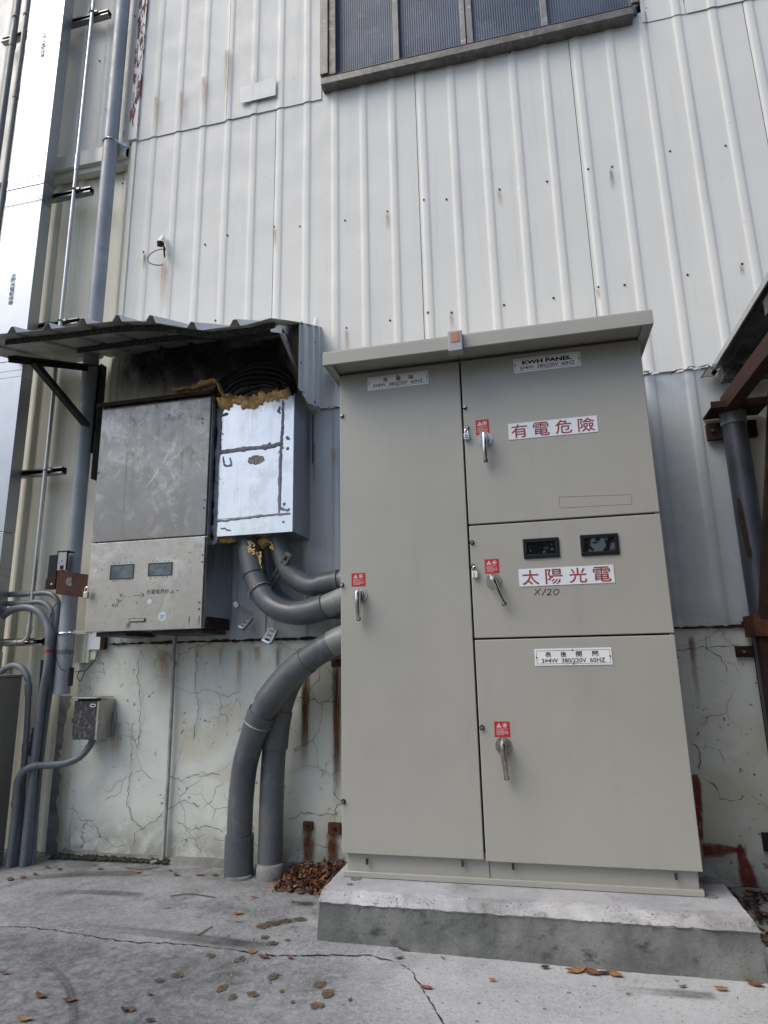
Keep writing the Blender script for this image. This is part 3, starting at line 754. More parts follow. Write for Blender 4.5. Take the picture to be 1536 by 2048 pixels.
b = MB(); b.add(*strip([r4, r5])); n = len(r5); b.poly(r5); b.build('top', M['pl_top'], pad, smooth=True)
# dark mortar splashes at the plinth's corners
b = MB()
for px, py, r in ((1425, 1760, .05), (1418, 1792, .03), (700, 1768, .012), (712, 1757, .02)):
    c = G(px, py, ztp + .002); b.add([c] + [c + Vector((r * (1 + .5 * nz(k, px, 0, 1.3)) * math.cos(k / 14 * 6.283), r * (.8 + .5 * nz(k, px, 5, 1.3)) * math.sin(k / 14 * 6.283), 0)) for k in range(14)], [(0, 1 + k, 1 + (k + 1) % 14) for k in range(14)])
b.build('mortar_smear', M['pl_side'], pad, recalc=False, kind='stuff')

# =================================================================== KWH CABINET
YB, YD, YR = -.560, -.587, -.72
cx0, cx1 = P(680, 1200, YD).x + .002, P(1345, 1200, YD).x
ctop = P(977, 720, YD).z + .010
cabt = thing('meter_cabinet', ((cx0 + cx1) / 2, YB, ztp), 'tall beige steel switch cabinet with four doors and red warning stickers', 'cabinet')
zb = G(977, 1775, ztp).z
xg = (P(919, 730, YD).x + P(969, 1685, YD).x) / 2
x1 = (P(1276, 685, YD).x + P(1411, 1745, YD).x) / 2 
x0 = (P(679, 757, YD).x + P(684, 1705, YD).x) / 2
zt1 = ctop
zA = (P(940, 1050, YD).z + P(1315, 1026, YD).z) / 2
zB = (P(950, 1278, YD).z + P(1348, 1268, YD).z) / 2
zL = P(735, 1709, YD).z; zRb = P(1411, 1745, YD).z
b = MB(); b.box(x0 + .012, x1 - .012, YB, -.09, ztp + .02, zt1 + .02); b.build('body', M['cab'], cabt, bevel=.003)
b = MB(); b.box(x0 + .016, x1 - .016, YB - .004, YB - .001, zL + .02, zt1); b.build('gasket', M['cab_dark'], cabt)
b = MB(); b.box(x0 + .0, x1 + .0, YB - .012, -.085, ztp + .001, ztp + .022); b.build('base_rail', M['cab'], cabt, bevel=.003)
b = MB(); b.box(xg + .012, xg + .014, YB - .0015, YB, ztp + .022, zL); b.build('base_joint', M['cab_dark'], cabt)
def door(xa, xb, za, zb_, label):
    b = MB(); b.box(xa, xb, YD, YD + .022, za, zb_); o = b.build('door', M['cab'], cabt, bevel=.0035, seg=3, label=label); return o
g = .0035
dL = door(x0, xg - g, zL, zt1, 'tall narrow left door')
dA = door(xg + g, x1, zA + g, zt1, 'top right door with the meter sign')
dB = door(xg + g, x1, zB + g, zA - g, 'middle right door with two meter windows')
dC = door(xg + g, x1, zRb, zB - g, 'large lower right door')
# roof: fascia ring, lip, plate
rx0 = P(645, 722, YR).x; rx1 = P(1306, 632, YR).x
rz0 = (P(645, 735, YR).z + P(1308, 643, YR).z) / 2; rz1 = (P(643, 708, YR).z + P(1305, 618, YR).z) / 2
b = MB(); b.box(rx0, rx1, YR, YR + .012, rz0, rz1); b.box(rx0, rx0 + .012, YR + .012, -.05, rz0, rz1); b.box(rx1 - .012, rx1, YR + .012, -.05, rz0, rz1)
b.build('roof_fascia', M['cab'], cabt, bevel=.003)
b = MB(); b.box(rx0 + .012, rx1 - .012, YR + .012, -.05, rz0 + .022, rz0 + .03); b.box(rx0 + .012, rx0 + .038, YR + .012, -.05, rz0 + .003, rz0 + .02); b.box(rx1 - .038, rx1 - .012, YR + .012, -.05, rz0 + .003, rz0 + .02)
b.build('roof_soffit', M['cab'], cabt)
b = MB(); b.box(rx0 + .001, rx1 - .001, YR + .001, -.045, rz1 - .004, rz1 + .004); b.build('roof_plate', M['cab'], cabt, bevel=.002)
# indicator box on the roof edge
ib = [P(895, 664, YR - .03), P(925, 699, YR - .03)]
b = MB(); b.box(ib[0].x, ib[1].x, YR - .03, YR + .02, ib[1].z, P(908, 661, YR - .03).z); ind = b.build('indicator_box', M['greyplastic'], cabt, bevel=.003)
b = MB(); b.box(P(901, 670, YR - .03).x, P(919, 670, YR - .03).x, YR - .032, YR - .0302, P(910, 684, YR - .03).z, P(910, 665, YR - .03).z); b.build('lens', M['orange'], ind)
b = MB(); p0 = P(910, 701, YR - .02); b.tube(cr([p0, P(916, 712, YR + .03), P(920, 728, YD - .002)], 4), .0016, 6); b.build('wire', M['cable'], cabt)
# bolts hanging below the doors
for i, (px, py) in enumerate(((734, 1722), (925, 1726), (1026, 1732), (1352, 1752))):
    p = P(px, py, YD + .012)
    if i == 0:
        b = MB(); b.box(-.004, .004, -.004, .004, -.012, .008); b.box(-.002, .002, -.0045, -.004, -.010, .004); bo = b.build('hinge_pin', M['blackmetal'], cabt, bevel=.001, origin=(0, 0, 0)); bo.location = p - W[cabt.name]; W[bo.name] = p
    else: dup(bo, p, cabt)
# round lock buttons along the door edges
kb0 = None
for px, py in ((683, 832), (683, 1170), (686, 1603), (928, 815), (933, 856), (943, 1085), (945, 1133), (963, 1455)):
    p = P(px + 1, py, YD)
    if kb0 is None:
        b = MB(); b.cur = 1; b.disc((0, 0, 0), (0, -1, 0), .0095, .004, 16); b.cur = 0; b.disc((0, -.004, 0), (0, -1, 0), .0062, .007, 16); kb0 = b.build('lock_button', [M['dullchrome'], M['blackplastic']], cabt, smooth=True, origin=(0, 0, 0)); kb0.location = p - W[cabt.name]; W[kb0.name] = p
    else: dup(kb0, p, cabt)
# swing handles
def handle(px, py, ang, L, d, mt):
    p = P(px, py, YD)
    b = MB(); b.disc(p, (0, -1, 0), .031, .004, 32); b.disc(p + Vector((0, -.004, 0)), (0, -1, 0), .026, .004, 32); b.disc(p + Vector((0, -.008, 0)), (0, -1, 0), .019, .016, 24)
    h = b.build('handle', M['dullchrome'], d, smooth=True)
    dr = Vector((math.sin(ang), 0, -math.cos(ang)))
    c = p + Vector((0, -.034, 0)); pts = []; rs = []
    for k in range(15):
        t = k / 14; pts.append(c - dr * .020 + dr * ((L + .020) * t) + Vector((0, .010 * t * t - .006 * math.sin(t * 3.1), 0)))
        rs.append(.0185 * (1 - .42 * t) * (math.sin(min(1, t * 7 + .25) * math.pi / 2)))
    pts.append(pts[-1] + dr * .004); rs.append(.003)
    pts = [pts[0] - dr * .004] + pts; rs = [.003] + rs
    b = MB(); b.tube(pts, rs, 16, flat=.75); lv = b.build('lever', mt, h, smooth=True)
    b = MB(); e = pts[-3]; b.tube([e - dr * .001, e + dr * .012], [.0098, .008], 12); b.build('lever_tip', M['blackmetal'], h, smooth=True)
    return h
handle(720, 1190, 0, .105, dL, M['chrome']); handle(970, 879, 0, .105, dA, M['chrome']); handle(987, 1162, R(22), .105, dB, M['chrome']); handle(1007, 1491, R(3), .115, dC, M['dullchrome'])
# red stickers with pictograms and tiny print
def sticker(pa, pb, d):
    a = P(*pa, YD); c = P(*pb, YD); xa, xb, zb2, za = a.x, c.x, c.z, a.z
    b = MB(); b.box(xa, xb, YD - .0008, YD, zb2, za); s = b.build('warning_sticker', M['redsticker'], d)
    wd = xb - xa; ht = za - zb2; y = YD - .0012; b = MB()
    tc = xa + wd * .30; tz = zb2 + ht * .62; th = ht * .28; t2 = th * .62
    b.add([(tc - t2, y, tz), (tc + t2, y, tz), (tc, y, tz + th), (tc - t2 * .5, y, tz + th * .2), (tc + t2 * .5, y, tz + th * .2), (tc, y, tz + th * .68)], [(0, 1, 4, 3), (1, 2, 5, 4), (2, 0, 3, 5)])
    b.add([(tc - .0012, y, tz + th * .2), (tc + .0012, y, tz + th * .2), (tc + .0008, y, tz + th * .6), (tc - .0008, y, tz + th * .6)], [(0, 1, 2, 3)])
    cc = Vector((xa + wd * .68, y, tz + th * .48)); r1_, r2_ = th * .52, th * .40
    ring = [cc + Vector((rr * math.cos(k / 20 * 6.283), 0, rr * math.sin(k / 20 * 6.283))) for rr in (r1_, r2_) for k in range(20)]
    b.add(ring, [(k, (k + 1) % 20, 20 + (k + 1) % 20, 20 + k) for k in range(20)])
    b.add([cc + Vector((r2_ * .62 * math.cos(k / 8 * 6.283), 0, r2_ * .62 * math.sin(k / 8 * 6.283))) for k in range(8)], [tuple(range(8))])
    for j in range(6):
        zz = zb2 + ht * (.50 - .075 * j); x = xa + wd * .12; xe = xa + wd * (.88 if j != 1 and j != 5 else .6)
        while x < xe:
            l = random.uniform(.0012, .004); b.add([(x, y, zz), (min(xe, x + l), y, zz), (min(xe, x + l), y, zz + ht * .028), (x, y, zz + ht * .028)], [(0, 1, 2, 3)]); x += l + .0009
    b.build('pictograms', M['whiteprint'], s, recalc=False)
sticker((703, 1147), (731, 1172), dL); sticker((951, 841), (979, 868), dA); sticker((969, 1119), (999, 1146), dB); sticker((988, 1443), (1021, 1474), dC)
# sign plates
def plate(corners, d, mat, border=False, label=None, name='sign_plate'):
    pt = [P(*c, YD) for c in corners]
    xa = (pt[0].x + pt[3].x) / 2; xb = (pt[1].x + pt[2].x) / 2; za = (pt[0].z + pt[1].z) / 2; zb2 = (pt[2].z + pt[3].z) / 2
    b = MB(); b.box(xa, xb, YD - .002, YD, zb2, za); s = b.build(name, mat, d, bevel=.0005, seg=1, label=label)
    if border:
        i = .0065; y = YD - .0026; t_ = .0011; b = MB()
        for q in ((xa + i, xb - i, za - i - t_, za - i), (xa + i, xb - i, zb2 + i, zb2 + i + t_), (xa + i, xa + i + t_, zb2 + i, za - i), (xb - i - t_, xb - i, zb2 + i, za - i)):
            b.add([(q[0], y, q[2]), (q[1], y, q[2]), (q[1], y, q[3]), (q[0], y, q[3])], [(0, 1, 2, 3)])
        for c in (((xa + xb) / 2, za - i), ((xa + xb) / 2, zb2 + i), (xa + i, (za + zb2) / 2), (xb - i, (za + zb2) / 2)):
            b.disc((c[0], y + .0005, c[1]), (0, -1, 0), .0028, .0016, 10)
        b.build('border', M['black'], s, recalc=False)
    return s, xa, xb, zb2, za
def tech_sign(corners, d, head, hx, wide=False, label=None):
    s, xa, xb, z0_, z1_ = plate(corners, d, M['signwhite'], True, label); wd = xb - xa; ht = z1_ - z0_; y = YD - .0027
    if wide: text(head, s, xa + wd * .13, xa + wd * .87, z0_ + ht * .52, z0_ + ht * .80, y, M['black'], off=.045)
    else:
        for k, ch in enumerate(head):
            cxx = xa + wd * hx[k]; text(ch, s, cxx - ht * .175, cxx + ht * .175, z0_ + ht * .50, z0_ + ht * .82, y, M['black'], off=.012)
    text("3\u23004W  380/220V  60HZ", s, xa + wd * .09, xa + wd * .91, z0_ + ht * .17, z0_ + ht * .42, y, M['black'], off=.010)
tech_sign([(735, 755), (856, 742), (857, 767), (736, 782)], dL, "受電箱", [.30, .51, .72])
tech_sign([(1026, 718), (1160, 704), (1162, 731), (1029, 747)], dA, "KWH PANEL", None, True)
tech_sign([(1068, 1298), (1223, 1295), (1225, 1330), (1071, 1331)], dC, "表後開關", [.18, .38, .58, .79])
def red_sign(corners, d, word):
    s, xa, xb, z0_, z1_ = plate(corners, d, M['signtape']); wd = xb - xa; ht = z1_ - z0_
    for k, ch in enumerate(word):
        c = xa + wd * (.125 + .25 * k); text(ch, s, c - wd * .092, c + wd * .092, z0_ + ht * .08, z0_ + ht * .92, YD - .0027, M['redprint'], off=.008, slant=.0)
red_sign([(1016, 850), (1194, 829), (1196, 863), (1018, 881)], dA, "有電危險")
red_sign([(1037, 1137), (1227, 1131), (1230, 1166), (1039, 1173)], dB, "太陽光電")
# hand written x120
def strokes(lines, Y, wd, parent, mat, name='handwriting'):
    b = MB()
    for ln in lines: b.ribbon(cr([P(x, y, Y) for x, y in ln], 4), wd, taper=False)
    return b.build(name, mat, parent, recalc=False)
strokes([[(1070, 1178), (1080, 1190)], [(1081, 1177), (1069, 1190)], [(1092, 1177), (1084, 1191)], [(1095, 1181), (1099, 1178), (1102, 1181), (1099, 1186), (1094, 1190), (1103, 1189)],
         [(1112, 1178), (1107, 1183), (1109, 1189), (1115, 1188), (1118, 1181), (1112, 1178)]], YD - .0008, .0028, dB, M['black'])
# meter windows
def mwin(corners, d):
    pt = [P(*c, YD) for c in corners]; xa = (pt[0].x + pt[3].x) / 2; xb = (pt[1].x + pt[2].x) / 2; za = (pt[0].z + pt[1].z) / 2; zb2 = (pt[2].z + pt[3].z) / 2
    b = MB(); t_ = .016
    b.box(xa, xb, YD - .007, YD + .001, za - t_, za); b.box(xa, xb, YD - .007, YD + .001, zb2, zb2 + t_)
    b.box(xa, xa + t_, YD - .007, YD + .001, zb2 + t_, za - t_); b.box(xb - t_, xb, YD - .007, YD + .001, zb2 + t_, za - t_)
    f = b.build('meter_window', M['blackplastic'], d, bevel=.003)
    b = MB(); b.box(xa + t_, xb - t_, YD - .003, YD - .0005, zb2 + t_, za - t_); b.build('pane', M['mglass'], f)
mwin([(1045, 1079), (1117, 1074), (1120, 1113), (1048, 1119)], dB); mwin([(1159, 1071), (1235, 1066), (1240, 1108), (1163, 1113)], dB)
# outline left by a removed label
b = MB()
qp = [P(x, y, YD - .0006) for x, y in ((1118, 994), (1262, 989), (1264, 1008), (1120, 1016))]
for i in range(4): b.ribbon([qp[i], qp[(i + 1) % 4]], .0009, taper=False)
b.build('label_outline', M['mud'], dA, recalc=False)

# padlocks: hung on the doors, things of their own
def padlock(px, py, Y, label, mat, s=1.0):
    p = P(px, py, Y)
    t = thing('padlock', p, label, 'padlock', 'padlocks on the boxes')
    b = MB(); b.box(p.x - .013 * s, p.x + .013 * s, p.y - .007, p.y + .007, p.z - .016 * s, p.z + .016 * s); b.build('body', mat, t, bevel=.002)
    b = MB(); pts = [p + Vector((-.008 * s, 0, .012 * s))] + [p + Vector((-.008 * s * math.cos(a), 0, .032 * s + .008 * s * math.sin(a))) for a in [k * math.pi / 8 for k in range(9)]] + [p + Vector((.008 * s, 0, .012 * s))]
    b.tube(pts, .0026 * s, 8); b.build('shackle', M['chrome'], t, smooth=True)
    return t, p
t, p = padlock(933, 873, YD - .012, 'small blue labelled padlock hanging on the upper right cabinet door edge', M['signtape'], .82)
for dz in (-.004, .003): text("SAFE" if dz < 0 else "LOCK", t, p.x - .008, p.x + .008, p.z + dz * 1.3 - .002, p.z + dz * 1.3 + .002, p.y - .0074, M['blue']) if False else None
b = MB(); b.box(p.x - .007, p.x + .007, p.y - .0078, p.y - .0072, p.z - .008, p.z - .003); b.box(p.x - .007, p.x + .006, p.y - .0078, p.y - .0072, p.z + .001, p.z + .005); b.build('print', M['blue'], t)
t, p = padlock(950, 1149, YD - .012, 'small silver padlock hanging on the middle right cabinet door edge', M['signtape'], .82)
b = MB(); b.box(p.x - .005, p.x - .002, p.y - .0078, p.y - .0072, p.z - .010, p.z + .008); b.build('print', M['black'], t)
padlock(172, 1190, -.335, 'grey steel padlock on the left edge of the stainless meter box', M['dullchrome'], 1.0)

# =================================================================== STAINLESS METER BOX
YS = -.31
sb = thing('stainless_meter_box', (-1.95, -.02, 1.13), 'large dull stainless steel meter box mounted under the corrugated canopy', 'meter box')
sx0 = (P(205, 797, YS).x + P(170, 1262, YS).x) / 2; sx1 = (P(424, 785, YS).x + P(403, 1256, YS).x) / 2
szt = (P(205, 812, YS).z + P(424, 789, YS).z) / 2; szb = (P(170, 1265, YS).z + P(402, 1257, YS).z) / 2
szm = (P(182, 1086, YS).z + P(418, 1071, YS).z) / 2
b = MB(); b.box(sx0 + .006, sx1, YS + .016, -.006, szb + .004, szt); b.build('body', M['galv_side'], sb, bevel=.002, label='dark grey painted body')
b = MB(); b.box(sx0, sx1 - .003, YS, YS + .014, szm + .003, szt - .004); ud = b.build('door', M['stainless'], sb, bevel=.003, label='upper door, plain and scratched')
zw0, zw1 = P(240, 1157, YS).z, P(240, 1131, YS).z; zw2, zw3 = P(320, 1150, YS).z, P(320, 1127, YS).z
wa, wb = P(222, 1144, YS).x, P(266, 1144, YS).x; wc, wd2 = P(298, 1140, YS).x, P(343, 1140, YS).x
b = MB(); b.box(sx0, sx1 - .003, YS, YS + .014, szb, szm - .003); ld = b.build('door', M['stainless_low'], sb, bevel=.003, label='lower door with two meter windows')
for a, c, z0_, z1_ in ((wa, wb, zw0, zw1), (wc, wd2, zw2, zw3)):
    b = MB(); t_ = .004
    b.box(a - t_, c + t_, YS - .003, YS - .0002, z1_, z1_ + t_); b.box(a - t_, c + t_, YS - .003, YS - .0002, z0_ - t_, z0_); b.box(a - t_, a, YS - .003, YS - .0002, z0_, z1_); b.box(c, c + t_, YS - .003, YS - .0002, z0_, z1_)
    f = b.build('meter_window', M['blackmetal'], ld)
    b = MB(); b.box(a, c, YS - .0012, YS - .0004, z0_, z1_); b.build('pane', M['dglass'], f)
    b = MB()
    for k, fx in enumerate((.12, .32, .68, .86)):
        for zz in (z1_ + .014, z0_ - .012): b.disc((a + (c - a) * fx + random.uniform(-.004, .004), YS - .0002, zz + random.uniform(-.002, .002)), (0, -1, 0), random.uniform(.0022, .0036), .001, 8)
    b.build('drill_holes', M['char'], ld, kind='stuff')
b = MB(); q0 = P(258, 1245, YS); q1 = P(291, 1236, YS); b.box(q0.x, q1.x, YS - .004, YS, q0.z, q1.z); hp = b.build('pull_plate', M['blackmetal'], ld, bevel=.001)
b = MB(); b.box(q0.x + .004, q1.x - .004, YS - .006, YS - .0042, q0.z + .004, q1.z - .004); b.build('plate', M['stainless_low'], hp, bevel=.001)
b = MB(); c = P(325, 1233, YS); b.disc(c, (0, -1, 0), .0225, .0008, 32); stt = b.build('round_sticker', M['stickerwhite'], ld)
text("電錶", stt, c.x - .011, c.x + .011, c.z - .002, c.z + .010, YS - .0012, M['black']) if False else None
b = MB()
for k in range(3): b.ribbon([c + Vector((-.012, -.0012, .006 - .007 * k)), c + Vector((.012 - .004 * k, -.0012, .004 - .007 * k))], .0022, taper=False)
b.build('print', M['blackmetal'], stt, recalc=False)
b = MB(); c = P(299, 1203, YS); b.disc(c, (0, -1, 0), .013, .0006, 20); b.build('round_sticker', M['stickerwhite'], ld)
strokes([[(253, 1193), (241, 1191)], [(245, 1187), (240, 1191), (246, 1196)], [(268, 1191), (287, 1190)], [(281, 1185), (288, 1190), (281, 1195)],
         [(232, 1199), (238, 1201), (244, 1200)], [(237, 1197), (237, 1207)], [(233, 1205), (243, 1203)], [(224, 1210), (228, 1208), (224, 1212), (228, 1213)], [(230, 1208), (231, 1214), (234, 1208), (236, 1213)],
         [(339, 1184), (342, 1187)], [(345, 1181), (345, 1188)], [(343, 1184), (348, 1184)], [(352, 1181), (358, 1180)], [(355, 1180), (355, 1183)]], YS - .0006, .0024, ld, M['black'])
p = P(292, 1188, YS)
text("光電每月抄", ld, p.x, P(337, 1184, YS).x, p.z - .002, p.z + .022, YS - .0008, M['black'], 'handwriting', slant=.15)
# top ledge
b = MB(); za = szt + .001; b.box(sx0 - .018, sx1 + .010, YS - .022, -.02, za, za + .008); b.box(sx0 - .018, sx1 + .010, YS - .026, YS - .0205, za - .012, za + .010); b.build('top_ledge', M['rustdark'], sb, bevel=.001)
b = MB(); b.box(sx0 + .05, sx0 + .22, YS + .03, -.02, szb - .022, szb - .001); b.box(sx1 - .30, sx1 - .02, YS + .05, -.02, szb - .02, szb - .001); b.build('underside_rail', M['blackmetal'], sb)
b = MB(); q = P(412, 1256, YS + .02); b.box(sx1 + .003, sx1 + .006, -.27, -.03, szb + .0, szb + .06); b.build('rust_patch', M['rustdark'], sb)
# scratches and scuffs
b = MB()
for pl in ([(256, 888), (244, 1060)], [(365, 898), (363, 940)], [(240, 1108), (240, 1131)]): b.ribbon([P(x, y, YS - .0006) for x, y in pl], .0028)
b.build('scratches', M['blackmetal'], ud, recalc=False)
b = MB()
for pl, w_ in (([(285, 985), (318, 940), (343, 897)], .006), ([(360, 858), (382, 846)], .006), ([(280, 998), (284, 988)], .006), ([(340, 910), (300, 965)], .003)): b.ribbon([P(x, y, YS - .0007) for x, y in pl], w_, jit=.6)
for k in range(26):
    x, y = random.uniform(210, 410), random.uniform(880, 1055); dx, dy = random.uniform(-8, 8), random.uniform(-5, 5)
    b.ribbon([P(x, y, YS - .0007), P(x + dx * .5 + 1, y + dy * .3, YS - .0007), P(x + dx, y + dy, YS - .0007)], .0016, jit=.5)
b.build('scuffs', M['stainless_low'], ud, recalc=False)
for q in ((376, 1230, 380, 1258), (395, 1230, 400, 1258), (250, 1245, 262, 1262)): stain_px(ld, *q, YS - .0009, M['st_rust'], 'rust_stain')
b = MB()
for px, py in ((405, 838), (405, 846), (409, 1000), (408, 1016), (405, 1110), (404, 1124), (399, 1205), (398, 1218), (197, 946)): b.disc(P(px, py, YS - .0003), (0, -1, 0), .004, .002, 10)
b.build('rivets', M['char'], sb)

# =================================================================== GALVANISED DUCT BOX
YG = -.245
gx = thing('galvanised_duct_box', (-1.35, 0, 1.59), 'shiny galvanised duct box with smeared grey sealant beside the meter box', 'duct box')
gx0 = sx1 + .005; gx1 = (P(592, 790, YG).x + P(583, 1063, YG).x) / 2
gzt = P(592, 790, YG).z; gzb = (P(583, 1063, YG).z + P(432, 1075, YG).z) / 2
gzt0 = P(445, 812, YG).z
b = MB(); b.box(gx0, gx1, YG, -.012, gzb, gzb + .004); b.box(gx1 - .003, gx1, YG, -.004, gzb, gzt + .012); b.box(gx0, gx0 + .003, YG, -.012, gzb, gzt); b.build('casing', M['galv_side'], gx, bevel=.001)
b = MB(); b.box(gx0, gx1 - .004, YG - .0, YG + .003, gzb, gzt); b.build('front_sheet', M['galv'], gx, bevel=.001)
zm = P(560, 893, YG).z; xm = P(561, 930, YG).x; zl = P(500, 1035, YG).z
b = MB(); b.box(xm, gx1 - .002, YG - .003, YG - .0005, zl, gzt - .002); b.build('patch_sheet', M['galv'], gx)
b = MB(); b.box(gx0 + .006, xm - .003, YG - .0045, YG - .0015, zl + .003, zm); b.build('patch_sheet', M['galv'], gx)
b = MB(); b.box(gx0 + .006, gx1 - .001, YG - .006, YG - .0035, gzb + .001, zl); b.build('patch_sheet', M['galv'], gx)
def bead(b, pl, r, Y):
    pts = []
    dense = cr([P(x, y, Y) for x, y in pl], 8)
    for i, p in enumerate(dense): pts.append(p + Vector((.004 * nz(p.x, p.z, 1, 60), 0, .004 * nz(p.z, p.x, 2, 60))))
    rs = [r * (.95 + 1.1 * abs(nz(p.x, p.z, 3, 45))) for p in pts]; rs[0] *= .3; rs[-1] *= .3
    n0 = len(b.v); b.tube(pts, rs, 8)
    for v in b.v[n0:]: v.y = Y + (v.y - Y) * .45
b = MB(); ys = YG - .005
for pl, r in (([(437, 815), (438, 860), (436, 900), (433, 960), (431, 1020), (430, 1070)], .010), ([(432, 910), (450, 903), (500, 897), (540, 893), (566, 886)], .010), ([(436, 905), (470, 901), (480, 898)], .010),
              ([(566, 800), (565, 850), (562, 890), (560, 950), (558, 1028)], .0065), ([(432, 1043), (460, 1040), (500, 1035), (545, 1030), (583, 1028)], .0065), ([(446, 912), (449, 930), (462, 930), (460, 915)], .0045),
              ([(430, 1048), (428, 1062), (432, 1078), (424, 1090)], .010), ([(441, 1056), (450, 1058), (462, 1062)], .005), ([(446, 815), (440, 830), (455, 826)], .006), ([(438, 862), (446, 868)], .006), ([(435, 950), (441, 960)], .004),
              ([(559, 1015), (572, 1020), (580, 1018)], .006), ([(575, 880), (575, 875)], .008), ([(556, 905), (562, 900)], .009), ([(574, 872), (578, 878), (572, 876)], .004), ([(560, 812), (556, 822), (560, 826)], .004)): bead(b, pl, r, ys)
for px, py in ((538, 888), (575, 897), (574, 875), (568, 1008), (567, 1044), (564, 895)):
    c = P(px, py, ys); b.tube([c + Vector((0, .004, 0)), c + Vector((0, -.003, 0))], [.011, .006], 10)
b.build('sealant', M['sealant'], gx, smooth=True)
b = MB(); c = P(512, 920, YG - .0052); pts = []
for k in range(40): a = k / 40 * 6.283; rr = 1 + .25 * nz(math.cos(a), math.sin(a), 0, 4); pts.append(c + Vector((.047 * rr * math.cos(a), 0, .026 * rr * math.sin(a))))
b.add([c] + pts, [(0, 1 + k, 1 + (k + 1) % 40) for k in range(40)])
def blotch():
    t = NT('abraded_patch'); cl = t.mix(t.rng(t.noise(120, 6, .75), .42, .56), (.08, .075, .06), (.52, .5, .45)); t.bump(t.noise(150, 5), .8, .003); return t.out(cl, .8)
b.build('abraded_patch', blotch(), gx, recalc=False)
b = MB()
for k in range(20): b.disc(P(random.uniform(445, 555), random.uniform(935, 1020), YG - .0046), (0, -1, 0), random.uniform(.0008, .0022), .0006, 6)
b.ribbon([P(475, 925, YG - .0049), P(475, 1025, YG - .0049)], .0009); b.build('specks', M['char'], gx, kind='stuff')
# foam
def blob(b, c, rx, ry, rz, seed, n=14):
    vs = []; m_ = n * 2
    for j in range(n + 1):
        th = math.pi * j / n
        for i in range(m_):
            ph = 2 * math.pi * i / m_; d = Vector((math.sin(th) * math.cos(ph), math.sin(th) * math.sin(ph), math.cos(th)))
            k = 1 + .38 * nz(d.x + seed, d.y, d.z, 2.2) + .18 * nz(d.x + seed, d.y, d.z, 5.5)
            vs.append(Vector(c) + Vector((d.x * rx * k, d.y * ry * k, d.z * rz * k)))
    b.add(vs, [(j * m_ + i, j * m_ + (i + 1) % m_, (j + 1) * m_ + (i + 1) % m_, (j + 1) * m_ + i) for j in range(n) for i in range(m_)])
def foamroll(b, pts, r, seed, flat=.7):
    path = cr(pts, 10); n = len(path); sg = 20; vs = []
    for i, p in enumerate(path):
        e = min(1, (i + 1) / 4, (n - i) / 4)
        for k in range(sg):
            a = 6.283 * k / sg; d = Vector((0, math.cos(a), math.sin(a) * flat)); q = p + d * r
            rr = r * e * (1 + .75 * nz(q.x + seed, q.y, q.z, 26) + .4 * nz(q.x + seed, q.y, q.z, 62) + .2 * nz(q.x, q.y + seed, q.z, 130))
            vs.append(p + d * rr + Vector((.006 * nz(q.x, q.y, q.z + seed, 50), 0, 0)))
    b.add(vs, [(i * sg + k, i * sg + (k + 1) % sg, (i + 1) * sg + (k + 1) % sg, (i + 1) * sg + k) for i in range(n - 1) for k in range(sg)] + [tuple(range(sg)), tuple((n - 1) * sg + k for k in range(sg))])
b = MB()
foamroll(b, [Vector((P(x, y, YG + .04).x, YG + .035, gzt - .002 + dz)) for x, y, dz in ((442, 808, .0), (462, 806, .008), (485, 800, .004), (505, 800, -.002), (530, 796, .0), (552, 792, .008), (570, 788, .018), (583, 786, .010))], .056, 3.1, .62)
foamroll(b, [P(346, 782, -.2), P(362, 780, -.2), P(380, 777, -.2), P(396, 773, -.2)], .022, 5.2, .5)
foamroll(b, [P(392, 776, -.2), P(412, 768, -.2), P(430, 763, -.2), P(440, 775, -.2), P(448, 792, -.2), P(466, 794, -.2)], .024, 9.2, .6)
for k in range(0):
    t_ = k / 14; p = P(447 + 133 * t_, 806 - 22 * t_, YG + .03); blob(b, (p.x, YG + .04 + random.uniform(-.02, .02), gzt - .004 + random.uniform(-.004, .012)), .034, .05, .023 + .010 * random.random(), k * 1.7)
for px, py, s in () if True else ((350, 781, .016), (362, 779, .02), (376, 776, .016), (408, 768, .022), (424, 762, .022), (440, 786, .02), (455, 800, .022), (470, 790, .016)): blob(b, P(px, py, -.2), s * 1.3, s * 1.6, s * .7, px)
b.build('foam', M['foam'], gx, smooth=True, label='orange expanding foam bulging over the top', kind='stuff')
b = MB()
foamroll(b, [P(436, 1080, -.16), P(452, 1080, -.16), P(472, 1078, -.16)], .026, 2.2, .45)
foamroll(b, [P(498, 1084, -.13), P(515, 1086, -.13), P(532, 1082, -.13), P(552, 1078, -.12), P(574, 1074, -.12)], .034, 7.7, .6)
for px, py, s in () if True else ((452, 1080, .026), (440, 1080, .02), (462, 1079, .02), (518, 1082, .03), (530, 1078, .028), (550, 1076, .024), (566, 1074, .02), (505, 1082, .02), (542, 1086, .02)): blob(b, P(px, py, -.14), s, s * 1.8, s * .6, px)
b.build('foam', M['foam'], gx, smooth=True, label='orange foam oozing below', kind='stuff')

